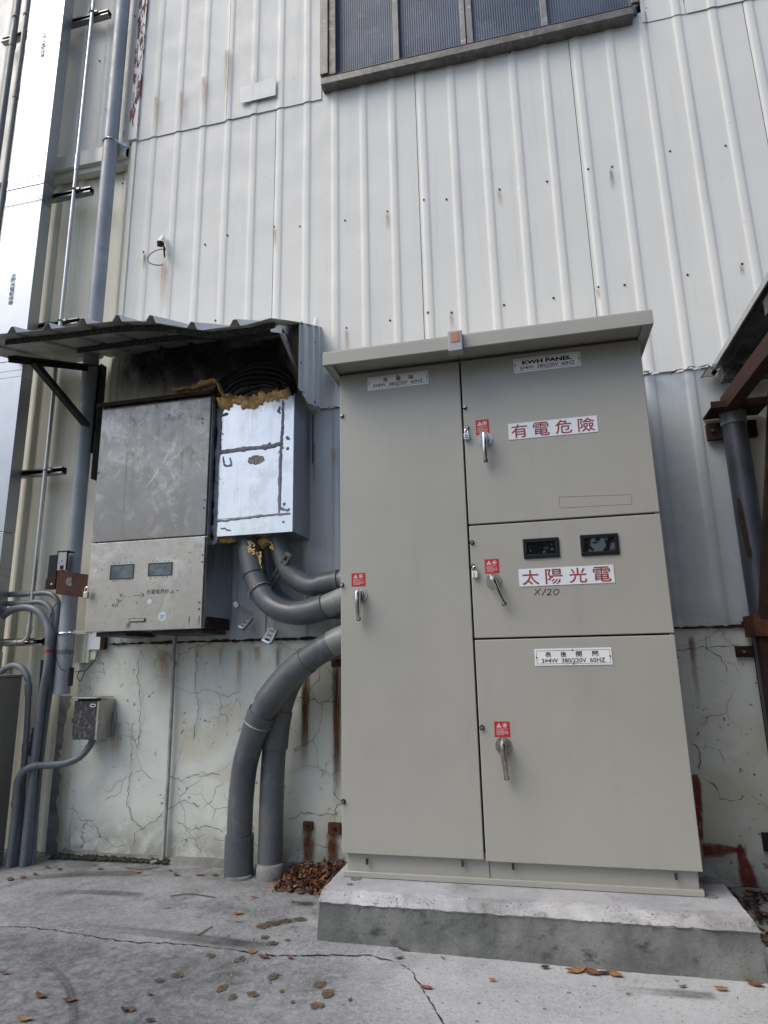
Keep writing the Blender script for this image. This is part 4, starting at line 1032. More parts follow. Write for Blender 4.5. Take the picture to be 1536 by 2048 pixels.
# cable coil above the box
cc = thing('cable_coil', P(510, 760, -.12), 'thick black cables arching over the duct box under the canopy', 'cable')
for k, (xa, xb, zh, yy, r) in enumerate(((428, 590, 726, -.10, .013), (436, 588, 735, -.12, .013), (445, 584, 744, -.14, .012), (452, 578, 752, -.16, .012), (462, 566, 760, -.17, .012), (430, 580, 730, -.08, .012), (470, 556, 770, -.18, .011), (425, 560, 740, -.06, .012))):
    pa = P(xa, 800, yy); pb = P(xb, 790, yy); pm = P((xa + xb) / 2 - 4, zh, yy); pts = []
    for i in range(25):
        a = math.pi * i / 24; pts.append(Vector(((pa.x + pb.x) / 2 - (pb.x - pa.x) / 2 * math.cos(a), yy + .02 * math.sin(a * 2 + k), (pa.z - .01) + (pm.z - pa.z) * math.sin(a) ** .8)))
    b = MB(); b.tube(pts, r, 12); b.build('cable', M['cable'], cc, smooth=True)

# =================================================================== CANOPY
yf = -.72
EDGE = [(-90, 678), (0, 668), (84, 660), (146, 652), (180, 647), (223, 643), (283, 642), (330, 650), (405, 662), (440, 657), (490, 652), (541, 638)]
ep = [P(x, y, yf) for x, y in EDGE]
def zfront(x):
    if x <= ep[0].x: return ep[0].z
    for a, c in zip(ep[:-1], ep[1:]):
        if a.x <= x <= c.x: return a.z + (c.z - a.z) * (x - a.x) / (c.x - a.x)
    return ep[-1].z
can = thing('canopy', (-1.8, 0, 2.84), 'sagging corrugated metal canopy on black brackets above the meter boxes', 'canopy')
bumpx = [P(x, y, yf).x for x, y in ((-70, 670), (25, 660), (95, 655), (165, 645), (235, 635), (303, 630), (470, 648))] + [P(385, 655, yf).x]
def bumpz(x):
    h = 0
    for c in bumpx:
        d = abs(x - c)
        if d < .010: h = max(h, .026)
        elif d < .028: h = max(h, .026 * (.028 - d) / .018)
    return h
def canz(x, v): # v 0 wall .. 1 front
    zw = 2.83 - .0 * x
    return zw + (zfront(x) - zw) * v + .006 * math.sin(v * 3.1)
M['canopy_under'] = simple('canopy_sheet_underside', (.40, .40, .37), .5, .1, var=.35, vs=4)  # toned darker than the top, with some shade in its colour
def can_sheet(xa, xb, off, yfr):
    xs = set([xa, xb]); x = xa
    while x < xb: xs.add(x); x += .03
    for c in bumpx:
        for d in (-.028, -.019, -.010, .010, .019, .028):
            if xa < c + d < xb: xs.add(c + d)
    xs = sorted(xs); NV = 12; vs = []
    for j in range(NV + 1):
        v = j / NV
        for x in xs: vs.append((x, yfr * v - .002, canz(x, v) + bumpz(x) * 1.3 + off))
    n = len(xs); b = MB(); b.add(vs, [(j * n + i, j * n + i + 1, (j + 1) * n + i + 1, (j + 1) * n + i) for j in range(NV) for i in range(n - 1)])
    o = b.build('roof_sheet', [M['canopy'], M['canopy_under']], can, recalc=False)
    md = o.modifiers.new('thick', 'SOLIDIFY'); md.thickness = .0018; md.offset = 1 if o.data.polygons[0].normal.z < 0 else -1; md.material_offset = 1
    if o.data.polygons[0].normal.z < 0: o.data.flip_normals(); md.offset = -1
    return o
M['canopy'] = sheet_mat('bluish_grey_canopy_sheet', (.43, .455, .48), (.50, .515, .53), dirty=.3, rough=.35)
xmid = P(283, 640, yf).x; xre = (P(541, 638, yf).x)
can_sheet(-2.95, xmid + .03, .0, yf); can_sheet(xmid + .0, xre, .004, yf)
# purlins under the sheet
def purlin(xa, xb, v, hgt=.032):
    b = MB(); n = 14
    for k in range(n):
        xA = xa + (xb - xa) * k / n; xB = xa + (xb - xa) * (k + 1) / n
        pa = Vector((xA, yf * v, canz(xA, v) - .004 - hgt / 2)); pb = Vector((xB, yf * v, canz(xB, v) - .004 - hgt / 2)); b.bar(pa, pb, .003, hgt)
        b.bar(pa + Vector((0, .016, hgt / 2 - .002)), pb + Vector((0, .016, hgt / 2 - .002)), .03, .003)
    b.build('purlin', M['spangle'], can)
purlin(-2.62, xre - .02, .86); purlin(-2.44, xre - .02, .42, .034)
# left bracket
ta = P(8, 712, -.70); tb = P(208, 735, -.02)
ta.x = tb.x = (ta.x + tb.x) / 2
ta.z -= .02; tb.z -= .01
b = MB(); b.bar(ta, tb, .006, .036); b.bar(ta + Vector((.016, 0, .016)), tb + Vector((.016, 0, .016)), .032, .004); b.build('bracket_arm', M['blackmetal'], can, bevel=.001)
da = ta.lerp(tb, .22); db = P(203, 868, -.03); db.x = ta.x + .008; da.x += .008
b = MB(); b.bar(da, db, .030, .036, (1, 0, 0)); b.build('bracket_brace', M['blackmetal'], can, bevel=.001)
b = MB(); b.box(tb.x - .004, tb.x + .034, -.04, -.03, P(200, 905, -.03).z, tb.z + .02); b.box(tb.x + .04, tb.x + .048, -.07, -.02, P(200, 960, -.03).z, tb.z + .01); b.build('bracket_post', M['blackmetal'], can)
# right bracket
xr = P(545, 660, -.52).x + .01
ra = Vector((xre - .055, P(524, 655, -.60).y, canz(xre - .055, .84) - .022)); rb = Vector((xre - .055, -.18, canz(xre - .055, .25) - .03))
b = MB(); b.bar(ra, rb, .004, .040); b.build('bracket_arm', M['galv_side'], can)
rc = ra.lerp(rb, .35); rd = Vector((xre - .055, -.12, P(586, 742, -.25).z - .02))
b = MB(); b.bar(rc, rd, .004, .026, (0, -1, 0)); b.bar(rc + Vector((-.010, 0, 0)), rd + Vector((-.010, 0, 0)), .022, .003, (0, -1, .4)); b.build('bracket_brace', M['galv_side'], can)
# side cladding sheet on the right
def sidex(s): # s distance from wall
    h = 0
    for c, hw in ((.155, .024), (.055, .020), (.285, .016)):
        d = abs(s - c)
        if d < hw * .5: h = .020
        elif d < hw: h = max(h, .020 * (hw - d) / (hw * .5))
    return h
ss = sorted(set([0, .02, .035, .045, .055, .065, .075, .09, .11, .131, .143, .155, .167, .179, .2, .22, .24, .26, .269, .277, .285, .293, .301, .315, .325]))
b = MB(); vs = []; rows = 10; xs_ = xre - .012
for j in range(rows + 1):
    for s in ss:
        zt_ = canz(xre - .01, s / .72) - .002; zbm = 2.325 + (.045 if s < .12 else .02 * (s - .12)) - .06 + .05 * (s / .32)
        vs.append((xs_ + sidex(s), -s - .004, zbm + (zt_ - zbm) * j / rows))
n = len(ss); b.add(vs, [(j * n + i, j * n + i + 1, (j + 1) * n + i + 1, (j + 1) * n + i) for j in range(rows) for i in range(n - 1)])
b.build('side_sheet', M['canopy'], can, recalc=False, solid=.0015)
b = MB()
for s, z in ((.30, 2.70), (.10, 2.69), (.30, 2.47), (.09, 2.34)): b.disc((xs_ + .001, -s, z), (1, 0, 0), .006, .006, 10)
b.build('screws', M['blackmetal'], can)
b = MB(); b.box(gx1 + .014, gx1 + .019, -.008, -.003, 2.02, 2.30); b.build('edge_crack', M['cable'], can)  # black bar drawn as the dark crack behind the duct box
b = MB(); p = P(628, 650, -.02); b.bar(p, p + Vector((.006, 0, .05)), .010, .002, (0, -1, 0)); b.build('loose_tab', M['galv'], can)

# =================================================================== CABLE DUCT AND CONDUITS ON THE LEFT
yd0, yd1 = -.20, -.115
ax0 = P(63.6, 0, yd0).x; ax1 = P(130, 0, yd0).x
adu = thing('aluminium_cable_duct', ((ax0 + ax1) / 2, -.1, 0), 'bright flat aluminium cable duct with blue lettering running up the left wall', 'cable duct')
js = [1.72, 2.78, 3.90, 5.15, 6.5]; zlo = 1.05
for i, z1_ in enumerate(js):
    b = MB(); b.box(ax0, ax1, yd0, yd1, zlo + .0015, z1_ - .0015); b.build('duct_section', M['alu'], adu, bevel=.002); zlo = z1_
for zc_, w_ in ((P(40, 375, yd0).z, .012),):
    b = MB(); b.box(ax0 + .002, ax1 + .001, yd0 - .004, yd1, zc_ - w_ / 2, zc_ + w_ / 2); b.build('joint_strap', M['galv_side'], adu, bevel=.001)
for py in (352, 362, 393, 404, 30, 47, 735, 748, 1132, 1146):
    zz = P(70, py, yd0).z
    b = MB(); b.box(ax0 - .001, ax1 + .0012, yd0 - .0012, yd1, zz - .0012, zz + .0012); b.build('band_wire', M['strut'], adu)
b = MB()
for py in (355, 398):
    p = P(82, py - 3, yd0); b.tube([p + Vector((-.03, -.004, .006)), p + Vector((-.012, -.005, -.004)), p + Vector((.0, -.003, .0))], .0016, 6)
b.build('band_clips', M['strut'], adu)
for (px, py0, py1) in ((87, 64, 115), (24, 547, 610)):
    t0 = P(px + 4, py0, yd0); t1 = P(px - 3, py1, yd0); cxm = (t0.x + t1.x) / 2
    chs = "太陽光電配線槽"; hh = (t0.z - t1.z) / len(chs)
    # lettering reads top to bottom, flat print on the duct cover
    for k, ch in enumerate(chs): text(ch, adu, cxm - .017, cxm + .017, t0.z - (k + .95) * hh, t0.z - (k + .05) * hh, yd0 - .002, M['blue'], off=.012)
# lower grey extension of the duct
b = MB(); b.box(ax0 - .01, P(22, 1130, yd0).x * 0 + ax1 - .002, yd0 + .002, yd1 + .01, .9, 1.052); b.build('duct_end', M['galv_side'], adu, bevel=.002)

# strut channels
def strut(pxa, pxb, py, Y, label, xa=None):
    pa = P(pxa, py, Y); pb = P(pxb, py, Y); z = pb.z
    if xa is None: xa = pa.x
    t = thing('strut_channel', ((xa + pb.x) / 2, Y, z), label, 'channel', 'strut channels on the left wall')
    b = MB(); h = .0205
    b.box(xa, pb.x, Y + .038, Y + .0405, z - h, z + h); b.box(xa, pb.x, Y, Y + .038, z + h - .0025, z + h); b.box(xa, pb.x, Y, Y + .038, z - h, z - h + .0025)
    b.box(xa, pb.x, Y, Y + .0025, z + .011, z + h - .0026); b.box(xa, pb.x, Y, Y + .0025, z - h + .0026, z - .011)
    b.build('channel', M['strut'], t, bevel=.0006)
    b = MB(); b.box(xa, pb.x - .001, Y + .032, Y + .0375, z - h + .003, z + h - .003); b.build('slot_shadow', M['char'], t)
    return t, z
SC = [(145, 216, 22, 'uppermost strut channel at the top of the frame beside the duct'), (105, 180, 377, 'strut channel below the beige flashing left of the grey downpipe'), (70, 155, 640, 'strut channel just above the canopy edge'),
      (40, 124, 939, 'strut channel left of the grey downpipe and below the canopy'), (-60, 84, 1283, 'lowest strut channel above the conduit elbows')]
sz = []
for a, c, py, lb in SC:
    t, z = strut(a, c, py, -.085, lb, xa=ax0 + .05 if a > 0 else None); sz.append(z)
strut(4, 62, 62, -.085, 'short strut channel carrying the two dark conduits top left')

# thin galvanised conduit
gxm = -2.752; yg_ = -.103
t = thing('galvanised_conduit', (gxm, yg_, 1.0), 'thin shiny galvanised conduit running up the left wall with elbow below', 'conduit')
zel = P(50, 1262, yg_).z
pts = [Vector((gxm, yg_, 6.5)), Vector((gxm, yg_, zel + .03))] + [Vector((gxm - .045 + .045 * math.cos(a), yg_, zel - .015 - .045 * math.sin(a))) for a in [k * math.pi / 12 for k in range(1, 7)]] + [Vector((gxm - .30, yg_ - .0, zel - .066))]
b = MB(); b.tube(pts, .0128, 16); b.build('tube', M['gi'], t, smooth=True)
for zc_ in (P(158, 325, yg_).z, ):
    b = MB(); b.tube([(gxm, yg_, zc_ - .06), (gxm, yg_, zc_ + .06)], .0155, 16); b.build('coupling', M['gi'], t, smooth=True)
for zc_ in (zel - .0, ): b = MB(); b.tube([(gxm, yg_, zc_ - .01), (gxm, yg_, zc_ + .03)], .016, 16); b.build('coupling', M['gi'], t, smooth=True)
for xx in (gxm - .075, gxm - .19): b = MB(); b.tube([(xx - .008, yg_, zel - .062), (xx + .008, yg_, zel - .063)], .0165, 16); b.build('coupling', M['gi'], t, smooth=True)
for z in sz:
    b = MB(); b.tube([(gxm - .022 , yg_ + .015, z)] + [(gxm - .017 * math.cos(a), yg_ - .017 * math.sin(a), z) for a in [k * math.pi / 8 for k in range(9)]] + [(gxm + .022, yg_ + .015, z)], .004, 6); b.box(gxm + .015, gxm + .04, yg_ - .006, yg_ + .016, z - .006, z + .006)
    b.build('clip', M['strut'], t)

# grey downpipe
dxm = -2.52; yp = -.085
t = thing('downpipe', (dxm, yp, .84), 'wide pale grey downpipe ending open above the small junction box', 'pipe')
z0_, z1_, z2_ = P(118, 1388, yp).z, P(160, 805, yp).z, P(209, 288, yp).z
zj = P(125, 1304, yp).z
b = MB(); b.tube([(dxm, yp, z0_), (dxm, yp, z1_)], .0425, 32, cap=False); b.tube([(dxm, yp, z1_), (dxm, yp, z0_)], .040, 32, cap=False); b.build('lower_length', M['pvc_light'], t, smooth=True)
b = MB(); b.tube([(dxm, yp, z1_), (dxm, yp, z1_ + .006), (dxm, yp, z2_), (dxm, yp, 6.55)], [.045, .0455, .0455, .0455], 32); b.build('upper_length', M['pvc_light'], t, smooth=True)
b = MB(); b.tube([(dxm, yp, zj - .012), (dxm, yp, zj + .012)], .0435, 32); b.build('joint_band', M['pvc'], t, smooth=True)
for z in (z2_, P(120, 1265, yp).z):
    b = MB(); b.tube([(dxm + .048 * math.cos(a), yp + .048 * math.sin(a), z - .006 + .012 * (math.cos(a) * .3)) for a in [k * 6.283 / 24 for k in range(24)]] + [(dxm + .048, yp, z)], .005, 6, cap=False)
    b.bar((dxm + .045, yp, z), (dxm + .085, yp + .05, z), .004, .018); b.build('clamp_ring', M['chrome'], t, smooth=True)
b = MB(); b.disc((dxm + .028, yp - .030, P(115, 1297, yp).z), (.6, -.8, 0), .004, .004, 8); b.build('screw', M['blackmetal'], t)
b = MB(); b.box(dxm + .044, dxm + .050, yp - .01, yp + .02, P(140, 1372, yp).z, P(140, 1335, yp).z); b.build('side_strap', M['cable'], t)

# two dark conduits, top left
for k, (pl, r, lb) in enumerate(((((33, -40), (30, 40), (22, 100), (8, 260), (-12, 420)), .0205, 'thicker dark grey conduit at the top left corner'), (((58, -40), (50, 50), (42, 120), (28, 230), (14, 345), (4, 400)), .0165, 'thinner dark conduit close beside the aluminium duct'))):
    x = sum(P(a, c, -.11).x for a, c in pl) / len(pl); 
    t = thing('wall_conduit', (x, -.11, 3), lb, 'conduit', 'dark conduits top left')
    b = MB(); b.tube([(x, -.11, 3.3), (x, -.11, 6.5)], r, 18); b.build('tube', M['pvc'], t, smooth=True)
    zc_ = P(25, 80 if k == 0 else 185, -.11).z; b = MB(); b.tube([(x, -.11, zc_ - .06), (x, -.11, zc_ + .06)], r * 1.18, 18); b.build('coupling', M['pvc'], t, smooth=True)
    z = P(30, 45, -.085).z; b = MB(); b.tube([(x + r * 1.15 * math.cos(a), -.11 - r * 1.15 * math.sin(a), z) for a in [i * math.pi / 8 for i in range(9)]], .005, 6); b.build('clip', M['galv'], t, smooth=True)

# =================================================================== SLATE CONDUITS LOWER LEFT
def conduit(pl, r, label, cols=(), mat='conduit', grp='slate conduits rising from the ground at the left', name='conduit', cat='conduit', n=6, seg=16, foot=True):
    pts = [P(*p) for p in pl]
    if foot: pts[-1].z = min(pts[-1].z, -.0)
    path = cr(pts, n); t = thing(name, path[-1], label, cat, grp)
    b = MB(); b.tube(path, r, seg); b.build('tube', M[mat], t, smooth=True)
    L = [0]
    for a, c in zip(path[:-1], path[1:]): L.append(L[-1] + (c - a).length)
    for (t0, t1, k) in cols:
        seg_ = [p for p, l in zip(path, L) if t0 * L[-1] <= l <= t1 * L[-1]]
        if len(seg_) < 2: continue
        b = MB(); b.tube(seg_, [r * k * (.97 if i in (0, len(seg_) - 1) else 1) for i in range(len(seg_))], seg); b.build('socket', M[mat], t, smooth=True)
    return t
YC = -.10
conduit([(-40, 1190, YC), (8, 1189, YC), (60, 1188, YC), (90, 1186, YC), (106, 1191, YC), (116, 1205, YC), (115, 1230, YC), (111, 1256, YC), (107, 1300, YC), (103, 1357, YC), (91, 1444, YC), (81, 1526, YC), (72, 1620, YC - .02), (65, 1724, YC - .05)], .0148,
        'outermost slate conduit looping beneath the rusty meter plate', ((.02, .17, 1.12), (.30, .36, 1.15)))
conduit([(-40, 1210, YC - .01), (7, 1208, YC - .01), (50, 1206, YC - .01), (80, 1204, YC - .01), (97, 1213, YC - .01), (105, 1228, YC - .01), (103, 1250, YC - .01), (97, 1300, YC - .02), (90, 1357, YC - .02), (80, 1440, YC - .03), (71, 1526, YC - .04), (58, 1700, YC - .07), (55, 1728, YC - .07)], .0148,
        'middle slate conduit of the three arching ones', ((.28, .33, 1.15),))
conduit([(-30, 1262, YC - .03), (5, 1233, YC - .03), (25, 1219, YC - .03), (55, 1215, YC - .03), (78, 1224, YC - .03), (92, 1243, YC - .03), (99, 1268, YC - .04), (98, 1296, YC - .04), (94, 1340, YC - .05), (84, 1397, YC - .05), (73, 1491, YC - .06), (63, 1580, YC - .07), (50, 1700, YC - .09), (47, 1730, YC - .09)], .0205,
        'innermost thick slate conduit with the red tape', ((.30, .36, 1.12),))
conduit([(-25, 1362, -.16), (0, 1347, -.16), (12, 1336, -.16), (30, 1331, -.16), (45, 1338, -.16), (55, 1356, -.16), (57, 1381, -.16), (53, 1467, -.16), (49, 1520, -.16), (44, 1600, -.16), (37, 1700, -.16), (34, 1730, -.16)], .0148,
        'slate conduit arching over the taupe metal cabinet', ((.08, .26, 1.15), (.27, .33, 1.25), (.52, .57, 1.2)))
conduit([(186, 1478, -.06), (176, 1497, -.07), (158, 1515, -.09), (130, 1527, -.12), (100, 1530, -.15), (72, 1532, -.18), (50, 1540, -.2), (37, 1560, -.21), (33, 1588, -.21), (30, 1630, -.215), (22, 1700, -.22), (18, 1735, -.22)], .0175,
        'slate conduit sweeping from the small junction box to the ground', ((.36, .42, 1.15), (.62, .68, 1.2)))
conduit([(86, 1320, -.06), (82, 1380, -.06), (74, 1450, -.06), (66, 1500, -.07), (62, 1510, -.07)], .012, 'black flexible hose behind the slate conduits', mat='cable', foot=False)
t = thing('tape_wrap', P(97, 1303, YC - .04), 'strip of red tape around the innermost thick conduit', 'tape'); c = P(97, 1303, YC - .042)
b = MB(); b.tube([c + Vector((0.001, 0, .010)), c + Vector((0, 0, -.004))], .0225, 16, cap=False); b.build('band', M['redsticker'], t, smooth=True)
t = thing('grey_tape_wrap', P(66, 1480, -.08), 'bundle of frayed grey tape around the conduits', 'tape'); b = MB(); b.tube(wob([P(70, 1455, -.10), P(65, 1490, -.10), P(61, 1512, -.10)], .01, .008), .017, 12); b.build('band', M['pvc'], t, smooth=True)
# loose black wires
for pl, lb in (([(122, 1204, -.14), (112, 1208, -.14), (104, 1222, -.13), (100, 1235, -.13)], 'thin black wire tied round the conduits'), ([(197, 1302, -.03), (188, 1322, -.03), (172, 1340, -.02), (160, 1343, -.02), (154, 1352, -.02), (160, 1362, -.02), (166, 1352, -.02), (168, 1342, -.02), (150, 1344, -.02)], 'thin looped wire dangling below the stainless box'),
               ([(111, 1300, -.14), (114, 1322, -.14), (122, 1338, -.14), (133, 1343, -.13)], 'thin black wire across the grey downpipe')):
    b = MB(); b.tube(cr([P(*p) for p in pl], 6), .0022, 6); tag(b.build('wire', M['cable'], None, smooth=True), lb, 'wire')
# taupe cabinet bottom left
yk = -.36
kx1 = (P(44, 1356, yk + .2).x + P(16, 1640, yk + .2).x) / 2; kz = P(30, 1350, yk).z
t = thing('taupe_cabinet', (kx1 - .25, yk + .12, 0), 'taupe painted metal cabinet cut off by the left frame edge', 'cabinet')
b = MB(); b.box(kx1 - .5, kx1, yk, yk + .2, 0, kz - .012); b.build('body', M['browncab'], t, bevel=.004)
b = MB(); b.box(kx1 - .51, kx1 + .008, yk - .01, yk + .21, kz - .012, kz); b.build('lid', M['browncab'], t, bevel=.003)
b = MB(); b.box(kx1 - .49, kx1 - .03, yk - .004, yk, .05, kz - .03); b.build('door', M['browncab'], t, bevel=.003)

# small junction box on the concrete
yj = -.125
jx0, jx1 = (P(150, 1402, yj).x + P(142, 1480, yj).x) / 2, (P(198, 1402, yj).x + P(193, 1480, yj).x) / 2
jz0, jz1 = P(168, 1480, yj).z, P(174, 1402, yj).z
t = thing('junction_box', ((jx0 + jx1) / 2, -.06, jz0), 'small weathered steel junction box on the cracked white wall', 'junction box')
b = MB(); b.box(jx0 + .008, jx1 + .001, yj + .012, .008, jz0, jz1 + .004); b.build('body', M['stainless_low'], t, bevel=.002)
def jd():
    tt = NT('scraped_dark_door'); c = tt.mix(tt.rng(tt.noise(60, 7, .75), .5, .68), (.05, .052, .062), (.24, .23, .22)); return tt.out(c, .5, .5)
b = MB(); b.box(jx0, jx1, yj, yj + .010, jz0 + .001, jz1); dj = b.build('door', [jd()], t, bevel=.002)
b = MB(); b.box(jx1 - .010, jx1 + .002, yj - .001, yj + .0105, jz0 + .001, jz1); b.build('hinge_strip', M['stainless_low'], dj, bevel=.001)
b = MB(); b.box(jx0 - .012, jx1 - .006, yj - .014, .0, jz1 + .012, jz1 + .018); b.build('lid', M['stainless_low'], t, bevel=.001)
b = MB(); b.box(jx0 + .02, jx1 - .004, yj + .0, yj + .02, jz1 + .001, jz1 + .012); b.build('lid_gap', M['char'], t)
c = P(186, 1411, yj - .003); b = MB(); b.tube([c + Vector((.016 * math.cos(a), 0, .007 * math.sin(a))) for a in [k * 6.283 / 20 for k in range(21)]], .0018, 6, cap=False); b.ribbon([c + Vector((-.008, 0, .012)), c + Vector((.012, 0, .014))], .003); b.build('painted_mark', M['whiteplastic'], dj)
b = MB(); b.box(jx0 - .010, jx0 + .001, yj + .002, yj + .012, (jz0 + jz1) / 2 - .012, (jz0 + jz1) / 2 + .010); b.build('latch', M['blackmetal'], t)
b = MB(); b.box(jx1 + .0, jx1 + .014, -.01, .004, jz0 - .0, jz0 + .13); b.build('mounting_strip', M['galv_side'], t)

# old meter frame and rusty plate
t = thing('rusty_bracket_plate', P(140, 1165, -.2), 'rust brown steel plate bracket joining the old meter to the box', 'bracket')
q = [P(115, 1140, -.20), P(140, 1145, -.22), P(176, 1149, -.24), P(170, 1195, -.24), P(138, 1192, -.22), P(111, 1188, -.20)]
b = MB(); vs = [Vector((p.x, p.y, p.z)) for p in q]; b.add(vs + [v + Vector((0, .004, 0)) for v in vs], [(0, 1, 4, 5), (1, 2, 3, 4), (6, 7, 10, 11), (7, 8, 9, 10), (0, 1, 7, 6), (1, 2, 8, 7), (2, 3, 9, 8), (3, 4, 10, 9), (4, 5, 11, 10), (5, 0, 6, 11)])
b.build('plate', rustmat('rust_plate', (.035, .014, .010), (.075, .028, .018)), t)
b = MB(); c = P(141, 1163, -.222); b.add([c] + [c + Vector((.032 * (1 + .35 * nz(k, 3, 0, .9)) * math.cos(k / 16 * 6.283), -.0006, .024 * (1 + .4 * nz(k, 7, 0, .9)) * math.sin(k / 16 * 6.283))) for k in range(16)], [(0, 1 + k, 1 + (k + 1) % 16) for k in range(16)]); b.build('old_paint', simple('old_grey_paint', (.12, .13, .12), .6, var=.4, vs=60), t, recalc=False)
t = thing('old_meter_frame', P(118, 1140, -.15), 'old dark meter frame with grey perforated face beside the downpipe', 'meter')
y5 = -.20; a = P(117, 1102, y5); c = P(131, 1140, y5)
b = MB(); b.box(a.x, c.x, y5, y5 + .008, c.z, a.z - .006); f = b.build('face', M['greyplastic'], t, bevel=.002)
b = MB(); b.box(a.x - .004, a.x - .0003, y5 - .003, y5 + .06, c.z - .02, a.z); b.box(a.x, c.x + .004, y5 - .003, y5 + .06, a.z - .005, a.z); b.box(c.x + .0003, c.x + .004, y5 - .003, y5 + .01, c.z, a.z - .0052); b.build('frame', M['blackplastic'], t, bevel=.002)
b = MB()
for px, py, r in ((124, 1122, .004), (119, 1127, .002), (128, 1128, .002)): b.disc(P(px, py, y5 - .0002), (0, -1, 0), r, .001, 8)
b.box(P(120, 1133, y5).x, P(127, 1133, y5).x, y5 - .001, y5, P(120, 1139, y5).z, P(120, 1131, y5).z); b.build('holes', M['char'], f)
b = MB(); a2 = P(101, 1107, y5 + .05); c2 = P(115, 1158, y5 + .05); b.box(a2.x, c2.x, y5 + .04, y5 + .16, c2.z, a2.z - .01); b.build('housing', M['blackplastic'], t, bevel=.004)
b = MB(); a2 = P(94, 1158, y5 + .03); c2 = P(112, 1178, y5 + .03); b.box(a2.x, c2.x, y5 + .02, y5 + .05, c2.z, a2.z); b.build('foot', M['rustdark'], t, bevel=.002)
b = MB(); b.disc(P(104, 1168, y5 + .02), (0, -1, 0), .006, .004, 10); b.build('bolt', M['gi'], t)

# thin vertical pipe on the white wall
t = thing('thin_wall_pipe', P(325, 1735, -.01), 'thin grey painted pipe running down the cracked white wall', 'pipe')
b = MB(); tp = [P(349, 1268, -.015), P(347, 1330, -.012), P(343, 1420, -.010), P(337, 1540, -.010), P(331, 1640, -.010), P(326, 1718, -.012), P(324, 1738, -.02), P(300, 1745, -.06)]
tp[0].z += .03; tp[-2].z = .012; tp[-1].z = .01
b.tube(cr(tp, 5), .0095, 12); b.build('tube', simple('painted_grey_pipe', (.30, .31, .30), .6, var=.25, vs=18), t, smooth=True)
b = MB(); c = P(348, 1328, -.012); b.tube([c + Vector((0, 0, .008)), c - Vector((0, 0, .008))], .013, 12); b.build('coupling', M['strut'], t, smooth=True)
# white cover piece below the box
b = MB(); a = P(177, 1268, -.03); c = P(199, 1299, -.03); b.box(a.x, c.x, -.03, -.004, c.z, a.z); tag(b.build('junction_cover', M['whiteplastic'], None, bevel=.003), 'small white cover plate under the stainless meter box', 'cover')
b = MB(); a = P(200, 1268, -.028); c = P(208, 1299, -.028); b.box(a.x, c.x, -.028, -.004, c.z, a.z); tag(b.build('cable_entry', M['rustdark'], None), 'dark corroded block beside the white cover plate', 'block')

# broken light fitting
p = P(322, 492, -.04)
t = thing('broken_lamp_holder', p, 'broken white lamp holder with bent grey cable and rust streak', 'lamp holder')
b = MB(); b.tube([P(327, 472, -.02), P(325, 477, -.035), P(322, 485, -.052), P(321, 488, -.056)], [.010, .017, .021, .020], 20); b.build('cup', M['whiteplastic'], t, smooth=True)
b = MB(); b.tube([P(321, 486, -.078), P(320, 491, -.080)], [.023, .016], 14); b.bar(P(314, 492, -.09), P(325, 489, -.07), .006, .006); b.bar(P(326, 489, -.06), P(330, 500, -.03), .010, .006); b.bar(P(328, 497, -.03), P(329, 514, -.03), .012, .005); b.build('bracket', M['rustdark'], t)
b = MB(); b.tube(cr([P(326, 498, -.04), P(315, 500, -.05), P(302, 507, -.05), P(295, 518, -.05), P(300, 526, -.05), P(312, 530, -.04), P(326, 530, -.02)], 5), .0035, 8); b.build('cable', M['pvc'], t, smooth=True)

# =================================================================== LARGE PIPES
def bigpipe(pl, r, label, parts=(), grp='large grey pipes feeding the cabinet', mat='pvc_big', foot=None):
    path = cr([P(*p) for p in pl], 8); t = thing('cable_pipe', path[-1], label, 'pipe', grp)
    L = [0]
    for a, c in zip(path[:-1], path[1:]): L.append(L[-1] + (c - a).length)
    b = MB(); b.tube(path, r, 32); b.build('tube', M[mat], t, smooth=True)
    for (t0, t1, k0, k1, mt, nm) in parts:
        s_ = [p for p, l in zip(path, L) if t0 * L[-1] <= l <= t1 * L[-1]]
        if len(s_) < 2: continue
        n = len(s_); b = MB(); b.tube(s_, [r * (k0 + (k1 - k0) * i / (n - 1)) for i in range(n)], 32); b.build(nm, M[mt], t, smooth=True)
    return t, path
bigpipe([(800, 1145, -.22), (740, 1152, -.21), (690, 1160, -.20), (650, 1187 - 20, -.19), (625, 1172, -.18), (600, 1163, -.16), (580, 1145, -.15), (566, 1115, -.14), (556, 1075, -.13), (556, 1050, -.13)], .050, 'grey pipe elbow behind, running from the duct box to the cabinet',
        ((.34, .46, 1.14, 1.08, 'pvc_big', 'socket'), (.0, .34, 1.02, 1.02, 'pvc_bleach', 'pipe_end')))
bigpipe([(800, 1160, -.30), (740, 1180, -.29), (690, 1197, -.28), (640, 1217, -.26), (600, 1226, -.25), (565, 1222, -.24), (537, 1205, -.22), (520, 1180, -.20), (508, 1150, -.18), (500, 1110, -.16), (495, 1075, -.15), (493, 1050, -.15)], .054, 'grey pipe elbow in front with steel clamp, below the duct box',
        ((.32, .47, 1.16, 1.06, 'pvc_big', 'socket'), (.0, .33, 1.02, 1.02, 'pvc_bleach', 'pipe_end'), (.76, .90, 1.10, 1.10, 'pvc_big', 'socket')))
bigpipe([(700, 1222, -.08), (640, 1222, -.08), (590, 1215, -.07), (560, 1200, -.07), (545, 1180, -.07), (535, 1150, -.07), (532, 1060, -.08)], .040, 'dark pipe elbow hidden between the two grey elbows', mat='pvc')
